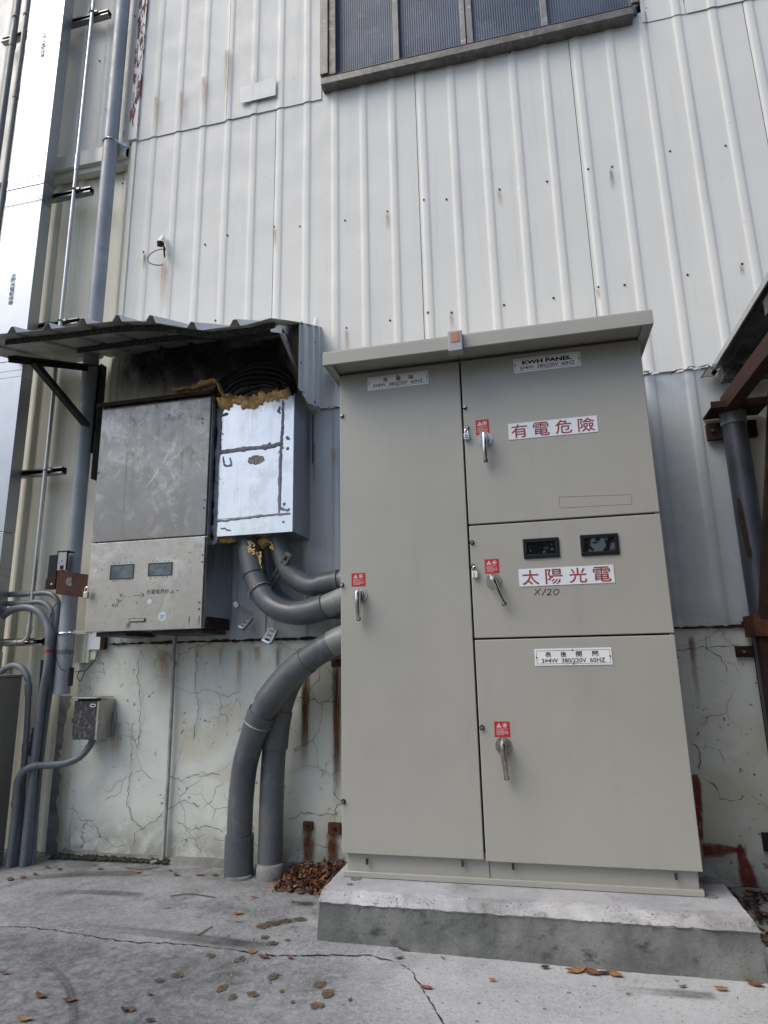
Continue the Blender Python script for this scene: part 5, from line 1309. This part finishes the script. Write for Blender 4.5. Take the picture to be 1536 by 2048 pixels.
t, pathC = bigpipe([(800, 1262, -.34), (740, 1265, -.33), (690, 1276, -.31), (640, 1302, -.29), (590, 1340, -.26), (550, 1385, -.24), (522, 1430, -.21), (505, 1475, -.19), (490, 1530, -.17), (482, 1600, -.15), (479, 1680, -.135), (477, 1750, -.13)], .060,
        'thick grey pipe bending from the ground up into the cabinet', ((.0, .215, 1.01, 1.01, 'pvc_bleach', 'pipe_end'), (.30, .50, 1.07, 1.14, 'pvc_big', 'socket'), (.515, .60, 1.14, 1.02, 'pvc_big', 'socket'), (.865, .885, 1.02, 1.13, 'pvc_big', 'socket'), (.885, 1.0, 1.13, 1.13, 'pvc_big', 'socket')))
t, pathD = bigpipe([(700, 1290, -.14), (650, 1300, -.13), (610, 1325, -.12), (580, 1365, -.11), (560, 1420, -.11), (550, 1480, -.11), (545, 1550, -.11), (542, 1650, -.11), (540, 1745, -.11), (540, 1752, -.11)], .058, 'straight grey pipe standing behind the bent one on a concrete collar',
        ((.40, .56, 1.10, 1.14, 'pvc_big', 'socket'),))
b = MB(); c = G(540, 1756, 0); b.tube([(c.x, c.y, -.02), (c.x, c.y, .050), (c.x, c.y, .060)], [.064, .063, .055], 28); b.build('concrete_collar', M['pl_side'], t, smooth=True)
b = MB(); c = G(478, 1756, 0); b.tube([(c.x, c.y, -.02), (c.x, c.y, .012)], [.066, .058], 24); tag(b.build('mortar_ring', M['pl_side'], None, smooth=True), 'ring of mortar under the bent thick grey pipe', 'mortar')
# pale glue ring at the joint of the bent pipe
j_ = min(range(1, len(pathC) - 1), key=lambda i: (pathC[i] - P(508, 1440, -.2)).length)
b = MB(); b.tube([pathC[j_ - 1].lerp(pathC[j_], .6), pathC[j_], pathC[j_].lerp(pathC[j_ + 1], .4)], [.064, .0705, .066], 32); b.build('glue_ring', M['pvc_bleach'], [o for o in col.objects if o.name.startswith('cable_pipe') and 'thick' in o['label']][0], smooth=True)
i = int(len(pathC) * .46)
# slotted clamp rails and rings
def slotrail(a, c, wd, lb, Y0, Y1):
    pa = P(a[0], a[1], Y0); pb = P(c[0], c[1], Y1); t = thing('slotted_rail', (pa + pb) / 2, lb, 'bracket rail', 'slotted steel rails holding the pipes')
    b = MB(); d = (pb - pa).normalized(); up_ = Vector((0, -1, 0)); sx = d.cross(up_).normalized()
    b.bar(pa + sx * wd * .38, pb + sx * wd * .38, wd * .24, .003, (0, -1, 0)); b.bar(pa - sx * wd * .38, pb - sx * wd * .38, wd * .24, .003, (0, -1, 0))
    L = (pb - pa).length; n = max(3, int(L / .045))
    for k in range(n + 1):
        q = pa.lerp(pb, k / n); b.bar(q - d * .006, q + d * .006, wd * .52, .003, (0, -1, 0))
    b.bar(pa + sx * wd * .5 + Vector((0, .01, 0)), pb + sx * wd * .5 + Vector((0, .01, 0)), .002, .022, (0, -1, 0)); b.bar(pa - sx * wd * .5 + Vector((0, .01, 0)), pb - sx * wd * .5 + Vector((0, .01, 0)), .002, .022, (0, -1, 0))
    b.build('rail', M['strut'], t)
    b = MB(); b.bar(pa - d * .004, pa + d * .006, wd * .9, .024, (0, -1, 0)); b.build('end_cap', M['galv_side'], t)
    return t
slotrail((577, 1108), (534, 1180), .034, 'slotted steel rail leaning across the pipes with white end cap', -.22, -.13)
slotrail((481, 1257), (500, 1234), .030, 'short slotted rail end below the front elbow at left', -.10, -.05)
slotrail((532, 1284), (546, 1258), .050, 'wide slotted rail end sticking out below the front elbow', -.07, -.05)
t = thing('pipe_clamp', P(500, 1215, -.26), 'shiny pipe clamp with rail stub gripping the front elbow', 'clamp')
b = MB(); c = P(513, 1192, -.19); ax_ = (P(537, 1205, -.22) - P(508, 1150, -.18)).normalized(); u_ = ax_.cross(Vector((0, 1, 0))).normalized(); v_ = ax_.cross(u_)
b.tube([P(519, 1181, -.20) + (u_ * math.cos(a) + v_ * math.sin(a)) * .062 for a in [k * 6.283 / 30 for k in range(31)]], .0045, 8, cap=False); b.build('ring', M['chrome'], t, smooth=True)
b = MB(); b.bar(P(470, 1209, -.22), P(506, 1230, -.19), .022, .003, (0, -1, 0)); b.bar(P(470, 1204, -.22), P(475, 1214, -.22), .022, .010, (0, -1, 0)); b.build('stub', M['strut'], t)
# foam dribbles on the pipes
b = MB()
for px, py, y_, s in [(500 + random.uniform(-4, 9), 1092 + random.uniform(-10, 18), -.215, random.uniform(.002, .0055)) for _ in range(60)] + [(517 + random.uniform(-5, 5) + (y0 - 1110) * .03, y0, -.195, random.uniform(.003, .007)) for y0 in range(1105, 1155)] + [(546 + random.uniform(-6, 5), 1092 + random.uniform(-8, 8), -.185, random.uniform(.002, .006)) for _ in range(14)]:
    blob(b, P(px, py, y_), s, s * .6, s, px, 6)
tag(b.build('foam_dribbles', M['foam'], None, smooth=True), 'orange foam dribbles stuck to the pipes below the duct box', None, None, 'stuff')

# rusty wall anchors
for k, (a, c, lb) in enumerate((((605, 1318), (628, 1334), 'rusty wall bracket under the bent pipe, left one of two'), ((662, 1308), (684, 1334), 'rusty wall bracket next to the cabinet edge under the pipe'), ((605, 1644), (624, 1662), 'small rusted bolt stub low on the wall, left one'), ((655, 1646), (680, 1670), 'square rusted anchor plate low beside the cabinet'))):
    p0, p1 = P(a[0], a[1], -.01), P(c[0], c[1], -.01)
    t = thing('wall_anchor', ((p0.x + p1.x) / 2, -.01, p1.z), lb, 'bracket', 'rusty anchors on the white wall')
    b = MB(); b.box(p0.x, p1.x, -.006, .012, p1.z, p0.z); b.build('plate', M['rust'], t, bevel=.002)
    b = MB(); b.disc(((p0.x + p1.x) / 2 + .004, -.006, (p0.z + p1.z) / 2), (0, -1, 0), .007, .008, 8); b.build('bolt', M['rustdark'], t)

# =================================================================== LEAN-TO ON THE RIGHT
lt = thing('lean_to', (1.2, -.6, 0), 'dark rusty lean-to roof frame at the right frame edge', 'shelter')
rxe = .905; rz = 2.29
b = MB(); xs = [rxe + i * .045 for i in range(40)]; vs = []
for yy in (-.01, -.5, -1.0, -1.5, -4.2):
    for i, x in enumerate(xs): vs.append((x, yy, rz + .02 * (1 if i % 4 in (1, 2) else 0) + .02 * (yy / -1.0) * 0 + .12 * (x - rxe) - .008 * nz(x, yy, 0, 4)))
n = len(xs); b.add(vs, [(j * n + i, j * n + i + 1, (j + 1) * n + i + 1, (j + 1) * n + i) for j in range(4) for i in range(n - 1)])
b.build('roof_sheet', simple('dark_roof_underside', (.075, .08, .085), .45, .2, var=.5, vs=5, dirt=((.22, .22, .2), .5)), lt, recalc=False, solid=.003)
b = MB(); b.box(rxe - .004, rxe + .004, -4.2, -.02, rz - .016, rz + .01); b.build('edge_flashing', M['galv'], lt)
# beam running toward the viewer
ba = P(1455, 810, -.10); bb = Vector((ba.x + .03, -2.4, ba.z + .02))
bw = .075
b = MB(); b.bar(ba, bb, bw * .75, bw); b.build('beam', M['redprimer'], lt, bevel=.002)
b = MB(); b.bar(ba + Vector((0, .01, 0)), ba + Vector((0, -.004, 0)), bw * .72, bw * .95); b.build('beam_end', M['pvc'], lt)
for yy in (-.12, -.75, -1.5):
    b = MB(); zz = rz - .018; b.box(rxe + .015, rxe + 1.6, yy - .03, yy + .03, zz - .075, zz - .01); b.build('purlin', M['spangle'], lt, bevel=.001)
cpx = P(1468, 850, -.07)
b = MB(); b.tube([(cpx.x, -.07, .0), (cpx.x, -.07, cpx.z)], .052, 28); b.build('post', simple('slate_blue_post', (.045, .055, .075), .4, var=.25, dirt=((.10, .045, .025), .3)), lt, smooth=True)
b = MB(); b.tube([(cpx.x, -.07, cpx.z), (cpx.x, -.07, cpx.z + .06)], .056, 28); b.build('post_cap', M['pvc_bleach'], lt, smooth=True)
b = MB(); zz = cpx.z + .062; b.box(cpx.x - .11, cpx.x + .13, -.16, .0, zz, zz + .008); b.box(cpx.x - .11, cpx.x + .13, -.16, -.152, zz + .008, zz + .03); b.build('cap_plate', M['rustdark'], lt)
for sx_, lb in ((-1, 0), (1, 0)):
    b = MB(); xx = cpx.x + sx_ * .075; b.box(xx - .032, xx + .032, -.035, -.006, cpx.z - .05, cpx.z + .03); o = b.build('clamp_lug', M['rustdark'], lt, bevel=.002)
    b = MB(); b.disc((xx - .010, -.036, cpx.z - .008), (0, -1, 0), .009, .006, 10); b.build('bolt', M['galv'], o)
# rust scar on the post
b = MB(); ya = -.126
for pl in ([(1476, 995), (1484, 1040), (1492, 1080), (1500, 1115)],):
    b.ribbon(wob([P(x, y, ya) for x, y in pl], .02, .004), .016, jit=.4)
b.build('rust_scar', M['redprimer'], lt, recalc=False)
# dark brace and stanchion at the edge
q0 = P(1545, 700, -.22); q1 = P(1527, 1262, -.14)
b = MB(); b.bar(P(1556, 640, -.25), P(1530, 1270, -.14), .05, .03, (0, -1, 0)); b.build('brace', M['rustdark'], lt)
xs2 = P(1535, 1400, -.10).x + .012
b = MB(); b.box(xs2 - .02, xs2 + .10, -.14, -.03, .0, P(1530, 1262, -.1).z + .06); b.build('stanchion', M['rustdark'], lt, bevel=.002)
b = MB(); a = P(1500, 1240, -.12); b.box(a.x, a.x + .08, -.16, -.02, a.z - .07, a.z + .02); b.build('gusset', M['rust'], lt, bevel=.003)
b = MB(); a = P(1474, 1292, -.03); c = P(1512, 1314, -.03); b.box(a.x, c.x + .02, -.006, .010, c.z, a.z); o = b.build('wall_lug', M['rustdark'], lt, bevel=.001)
b = MB(); b.disc(((a.x + c.x) / 2 - .004, -.007, (a.z + c.z) / 2), (0, -1, 0), .008, .005, 10); b.build('bolt', M['galv'], o)
b = MB(); a = P(1536, 1680, -.03); b.box(a.x - .012, a.x + .04, -.006, .010, a.z - .05, a.z + .02); b.build('wall_lug', M['rustdark'], lt)
# boards added outside the frame to shade the wall right of the cabinet
b = MB()
for k in range(15): b.box(1.30, 1.325, -.16 - k * .26, -.41 - k * .26, 0, 2.30)
b.build('shade_boards', M['rustdark'], lt)
b = MB()
for x, yy in ((2.28, -.2), (2.28, -2.3)): b.tube([(x, yy, 0), (x, yy, 2.4)], .04, 16)
b.build('rear_posts', M['rustdark'], lt)
# torn flashing where the roof meets the wall
b = MB(); v = [P(1418, 730, -.03), P(1400, 756, -.04), P(1428, 752, -.06), P(1436, 742, -.03)]; b.prism(v, (0, .003, 0)); tag(b.build('torn_flashing', M['blackmetal'], None), 'torn curled strip of flashing at the lean-to roof corner', 'flashing')
for k, (px, py) in enumerate(((1310, 748), (1360, 744), (1395, 738), (1292, 743))):
    b = MB(); c = P(px, py, -.03); blob(b, c, .018, .010, .006, k * 3.1, 8)
    tag(b.build('sealant_blob', M['whiteplastic'], None, smooth=True), ['white sealant blob on the sheet lap right of the cabinet roof', 'white sealant streak on the lap, middle', 'white sealant lump next to the torn flashing', 'white sealant dab closest to the cabinet roof'][k], 'sealant', 'sealant blobs on the sheet lap')
b = MB()
for pl in ([(1284, 744), (1292, 742), (1300, 748)], [(1340, 750), (1352, 740), (1366, 738)], [(1372, 740), (1380, 733), (1398, 735), (1418, 728)], [(640, 818), (655, 816), (662, 812)], [(668, 812), (676, 814), (682, 817)]):
    b.ribbon(wob([P(x, y, -.0315) for x, y in pl], .01, .004), .005, jit=.4)
b.build('lap_gap', M['char'], wall, recalc=False)

# =================================================================== LEAVES AND LITTER
def leaf_geo(L, Wd, curl, tw):
    n = 6; vs = []; fs = []
    for i in range(n + 1):
        t = i / n; ww = Wd * math.sin(math.pi * min(1, t * .96 + .02)) ** .8; x = (t - .5) * L
        z = curl * (math.cos((t - .5) * 2.4) - 1) * -L * .5; z2 = z + ww * .5 * abs(tw)
        vs += [Vector((x, -ww, z2)), Vector((x, 0, z)), Vector((x, ww, z2 + tw * ww * .4 * t))]
    for i in range(n):
        for k in range(2): fs.append((3 * i + k, 3 * i + 3 + k, 3 * i + 4 + k, 3 * i + 1 + k))
    return vs, fs
b = MB()
for k in range(1100):
    u = random.random(); v = random.random() ** .8
    a = G(690, 1738, 0); x = -1.215 + .36 * u; y = -.02 - .30 * v
    if x > fl.x - .01 and y < -.02: x = fl.x - random.uniform(.01, .08)
    if x < -1.22 + .20 * (v): 
        if random.random() < .75: continue
    h = max(0, .040 * (1 - v) * min(1, (x + 1.24) / .12)) + .012 * (1 - v * .8)
    z = random.random() * h
    vs, fs = leaf_geo(random.uniform(.028, .062), random.uniform(.004, .010), random.uniform(.1, .9), random.uniform(-.8, .8))
    mt = Matrix.Translation((x, y, z + .006)) @ Matrix.Rotation(random.uniform(0, 6.28), 4, 'Z') @ Matrix.Rotation(random.gauss(0, .6), 4, 'X') @ Matrix.Rotation(random.gauss(0, .5), 4, 'Y')
    b.cur = random.choice((0, 0, 1, 1, 2, 3, 3)); b.add([mt @ p for p in vs], fs)
tag(b.build('leaf_pile', M['leaf'], None, recalc=False), 'heap of dry brown leaves in the corner beside the plinth', 'leaf pile', None, 'stuff')
b = MB()
for k in range(260):      # leaves caught along the wall right of the cabinet
    x = random.uniform(.62, 1.0); y = random.uniform(-.5, .0) ; z = 0
    vs, fs = leaf_geo(random.uniform(.025, .05), random.uniform(.006, .012), random.uniform(.1, .7), random.uniform(-.6, .6))
    mt = Matrix.Translation((x, y, .006 + random.random() * .02)) @ Matrix.Rotation(random.uniform(0, 6.28), 4, 'Z') @ Matrix.Rotation(random.gauss(0, .4), 4, 'X')
    b.cur = random.choice((3, 3, 0)); b.add([mt @ p for p in vs], fs)
tag(b.build('leaf_litter', M['leaf'], None, recalc=False), 'dark leaf litter in the gap right of the plinth', 'leaf litter', None, 'stuff')
LV = [(82, 1993, .05, 0), (140, 2002, .045, 0), (50, 2041, .05, 2), (249, 2022, .03, 3), (477, 1833, .04, 2), (475, 1848, .03, 2), (508, 1799, .035, 1), (574, 1887, .022, 1), (527, 1915, .045, 0), (505, 1907, .035, 2), (580, 1917, .03, 1),
      (852, 1979, .045, 1), (1150, 1934, .07, 2), (1182, 1944, .06, 0), (1228, 1945, .055, 2), (1205, 1938, .04, 3), (985, 1963, .025, 2), (1443, 1981, .04, 2), (1510, 1972, .05, 1), (885, 1918, .02, 2), (200, 1741, .04, 0), (275, 1748, .04, 2), (255, 1740, .035, 1),
      (120, 1742, .03, 3), (352, 1752, .04, 0), (400, 1752, .05, 1), (430, 1752, .04, 0), (340, 1743, .035, 2), (190, 1733, .03, 0), (95, 1738, .04, 1), (335, 1821, .022, 2), (10, 1948, .03, 0), (1090, 1932, .03, 3), (1365, 1975, .03, 0), (800, 1918, .03, 3), (300, 2044, .03, 3), (300, 1990, .024, 0),
      (20, 1762, .05, 0), (45, 1758, .045, 1), (70, 1752, .04, 0), (560, 1775, .05, 1), (600, 1790, .045, 0)]
LL = ['brown leaf at lower left, left of the two largest on the front slab', 'russet brown leaf right of the largest one at lower left', 'pale leaf cut near the bottom left corner', 'dark leaf at the bottom edge below the slab crack', 'curled tan leaf in front of the thick grey pipes',
      'small tan leaf just below the curled one before the pipes', 'russet leaf on the rear slab nearest the pipe feet', 'small round red leaf left of the plinth corner', 'brown leaf on the crack left of the plinth', 'tan leaf beside the crack left of the plinth', 'russet leaf touching the crack end near the plinth',
      'russet leaf lying on the crack that runs to the bottom edge', 'largest tan leaf against the plinth front', 'brown leaf overlapping the tan ones at the plinth front', 'tan leaf at the right end of the row before the plinth', 'dark leaf between the tan ones before the plinth', 'small tan leaf alone on the slab left of the plinth leaf row',
      'tan leaf on the slab near the plinth right corner', 'russet leaf at the far right foot of the plinth', 'tiny tan leaf under the plinth front edge', 'brown leaf at the wall foot below the junction box', 'tan leaf at the wall foot left of the thin pipe', 'russet leaf at the wall foot below the junction box right side',
      'dark leaf by the foot of the slate conduits', 'brown leaf just right of the thin wall pipe foot', 'russet leaf midway between thin pipe and thick pipes', 'brown leaf closest to the bent thick pipe foot', 'tan leaf directly before the thin wall pipe', 'small brown leaf on the moss at the wall foot', 'russet leaf beside the slate conduit feet',
      'tiny tan leaf alone in the middle of the rear slab', 'brown leaf at the left frame edge on the front slab', 'dark leaf at the plinth foot left of the tan row', 'small brown leaf before the plinth right of the tan row', 'dark leaf at the plinth left front corner', 'dark leaf at the bottom edge right of the tyre mark', 'small brown leaf in the middle of the front slab',
      'brown leaf left of the conduit feet', 'russet leaf among the slate conduit feet', 'brown leaf before the slate conduit feet', 'russet leaf at the left tip of the leaf heap', 'brown leaf fallen in front of the leaf heap']
for k, (px, py, L, mi) in enumerate(LV):
    c = onground([G(px, py, 0)], .003)[0]
    if 630 < px < 1500 and py < 1960: c.y = min(c.y, fl.y - .03 + (frr.y - fl.y) * (c.x - fl.x) / (frr.x - fl.x))
    vs, fs = leaf_geo(L, L * random.uniform(.2, .28), random.uniform(.1, .45), random.uniform(-.4, .5))
    mt = Matrix.Translation(c) @ Matrix.Rotation(random.uniform(-.7, .7), 4, 'Z') @ Matrix.Rotation(random.gauss(0, .12), 4, 'X')
    b = MB(); b.add([mt @ p + Vector((0, 0, .002)) for p in vs], fs)
    o = b.build('dry_leaf', M['leaf'][mi], None, recalc=False)
    tag(o, LL[k], 'leaf', 'dry leaves scattered on the ground')
# flattened leaf-litter blots
b = MB()
for px, py, r, asp in ((443, 1976, .025, .9), (464, 1994, .022, .8), (505, 1987, .032, .5), (547, 1952, .03, .8), (640, 1969, .03, .9), (655, 1986, .035, .7), (633, 2010, .035, .6), (479, 1918, .03, .7), (421, 1909, .03, .6), (355, 1949, .035, .5), (319, 1960, .03, .5), (259, 2020, .03, .6), (563, 1981, .012, .9),
                        (525, 1858, .05, .45), (545, 1852, .05, .45), (570, 1848, .045, .4), (600, 1845, .04, .4), (530, 1880, .03, .5), (545, 1892, .035, .5), (612, 1812, .055, .35), (590, 1808, .03, .3), (585, 2003, .012, .8), (700, 2000, .01, 1)):
    c = G(px, py, 0); r = r * .6; q = onground([c + Vector((r * (1 + .55 * nz(k * .6, px, 0, 1.1)) * math.cos(k / 18 * 6.283), r * asp * 1.6 * (1 + .55 * nz(k * .6, px, 5, 1.1)) * math.sin(k / 18 * 6.283) * random.uniform(.8, 1.15), 0)) for k in range(18)], .0035)
    b.add(onground([c], .0035) + q, [(0, 1 + k, 1 + (k + 1) % 18) for k in range(18)])
t_ = NT('litter_stain_soft'); t_.out(t_.mix(t_.rng(t_.noise(60, 5), .3, .7), (.07, .05, .035), (.15, .11, .075)), .85, 0, .2)
t_.lk(t_.rng(t_.noise(75, 5, .7), .36, .52, .12, .95), t_.b.inputs['Alpha'])
b.build('litter_stains', t_.m, gnd, recalc=False)
def ground_stain(pl, wd, mt, seed=0):
    pts = cr([G(x, y, 0) for x, y in pl], 10); pts = onground(pts, .0028 + .0003 * seed); n = len(pts); vs = []; uv = []
    for i, p in enumerate(pts):
        q = (pts[min(i + 1, n - 1)] - pts[max(i - 1, 0)]).normalized().cross(Vector((0, 0, 1))); vs += [p + q * wd / 2, p - q * wd / 2]; uv += [(0, i / (n - 1)), (1, i / (n - 1))]
    b = MB(); b.add(vs, [(2 * i, 2 * i + 1, 2 * i + 3, 2 * i + 2) for i in range(n - 1)]); b.build('ground_stain', mt, gnd, recalc=False, uv=uv)
M['st_dark'] = stain_mat('dark_ground_stain', (.05, .05, .048), (.08, .08, .075), 3.3, 2, .55)
M['st_damp'] = stain_mat('damp_brown_stain', (.06, .055, .04), (.10, .09, .065), 8.1, 3, .6)
ground_stain([(30, 1910), (85, 1925), (125, 1955), (145, 2000), (150, 2060)], .035, M['st_dark'])
ground_stain([(-60, 1765), (60, 1758), (160, 1752), (300, 1748)], .10, M['st_damp'], 1)
ground_stain([(40, 1800), (160, 1788), (300, 1795)], .07, M['st_dark'], 2)
ground_stain([(420, 1885), (460, 1888), (500, 1893)], .05, M['st_dark'], 3)
ground_stain([(560, 1815), (600, 1812), (632, 1815)], .07, M['st_damp'], 4)
ground_stain([(505, 1862), (550, 1854), (612, 1842)], .05, M['st_damp'], 5)
ground_stain([(1200, 1975), (1330, 1985), (1440, 1995)], .06, M['st_dark'], 6)
ground_stain([(0, 1845), (200, 1862), (330, 1872), (450, 1888), (560, 1900)], .09, M['st_dark'], 7)
# twigs
for k, pl in enumerate(([(395, 1876), (425, 1858)], [(340, 1797), (380, 1792), (430, 1799)], [(255, 1741), (290, 1742), (318, 1736)])):
    b = MB(); pts = onground(cr([G(x, y, 0) for x, y in pl], 4), .004); b.tube(pts, .0018, 6)
    tag(b.build('twig', M['bark'], None), ['short thin twig near the slab crack', 'long curved thin twig on the rear slab', 'dark twig at the foot of the thin wall pipe'][k], 'twig')
# loose crumbs of concrete
b = MB()
for k in range(420):
    if k % 3: px, py = random.uniform(430, 650), random.gauss(1890, 50)
    else: px, py = random.uniform(0, 1500), random.uniform(1750, 2048)
    if py < 1755: continue
    c = G(px, py, 0)
    if c.x > fl.x - .01 and c.y > fl.y - .05: continue
    c = onground([c], .004)[0]; r = random.uniform(.0012, .0042); vs = [c + Vector((random.uniform(-r, r), random.uniform(-r, r), random.uniform(0, r))) for _ in range(5)]
    b.cur = random.choice((0, 1)); b.add(vs, [(0, 1, 2), (0, 2, 3), (0, 3, 4), (1, 2, 4), (2, 3, 4), (0, 1, 4)])
tag(b.build('grit', [M['pl_lip'], M['char']], None), 'loose grit on the concrete ground', None, None, 'stuff')

# =================================================================== TREES BEHIND THE CAMERA (seen in the glass and steel)
def tree(x, y, h, rad, seed, label, n=2600, squash=.8):
    rnd = random.Random(seed); t = thing('tree', (x, y, 0), label, 'tree', 'trees across the yard')
    b = MB(); top = h * .62
    trunk = [Vector((x + .15 * math.sin(i * .9 + seed), y + .12 * math.cos(i * .7 + seed), top * i / 6)) for i in range(7)]
    b.tube(trunk, [.24 - .025 * i for i in range(7)], 10)
    for k in range(7):
        a = k * .9 + seed; s = trunk[3 + k % 3]; e = Vector((x + rad * .7 * math.cos(a), y + rad * .7 * math.sin(a), h * rnd.uniform(.55, .85))); b.tube([s, s.lerp(e, .5) + Vector((0, 0, .2)), e], [.09, .06, .02], 7)
    b.build('trunk', M['bark'], t, smooth=True)
    b = MB(); cl = []
    for k in range(26):
        d = Vector((rnd.gauss(0, 1), rnd.gauss(0, 1), rnd.gauss(0, 1))).normalized() * rad * rnd.uniform(.35, .95); cl.append((Vector((x, y, h * .66)) + Vector((d.x, d.y, d.z * squash)), rad * rnd.uniform(.22, .42)))
    for k in range(n):
        c, r = rnd.choice(cl); d = Vector((rnd.gauss(0, 1), rnd.gauss(0, 1), rnd.gauss(0, 1))).normalized() * r * rnd.random() ** .4; p = c + d
        s = rnd.uniform(.10, .2); a = Vector((rnd.gauss(0, 1), rnd.gauss(0, 1), rnd.gauss(0, .6))).normalized() * s; q = a.orthogonal().normalized() * s * .5
        b.cur = rnd.choice((0, 0, 1, 2)); b.add([p - a, p + q, p + a, p - q], [(0, 1, 2, 3)])
    b.build('crown', M['green'], t, recalc=False)
for k, (x, y, h, rad, lb) in enumerate(((3.2, -10.5, 6.6, 2.6, 'leafy tree across the yard, nearest the lean-to'), (7.5, -11, 8.4, 3.2, 'tall leafy tree across the yard to the right'), (-1.2, -13, 6.4, 2.5, 'round leafy tree across the yard in the middle'),
                                        (-7.5, -18, 4.4, 2.4, 'low leafy tree across the yard to the left'), (-15, -14, 6.5, 3.0, 'leafy tree across the yard at far left'), (11.5, -7, 9.0, 3.4, 'broad leafy tree beyond the lean-to'), (1.5, -17, 8.5, 3.0, 'tall tree standing behind the middle tree across the yard'))):
    tree(x, y, h, rad, k * 3 + 1, lb)
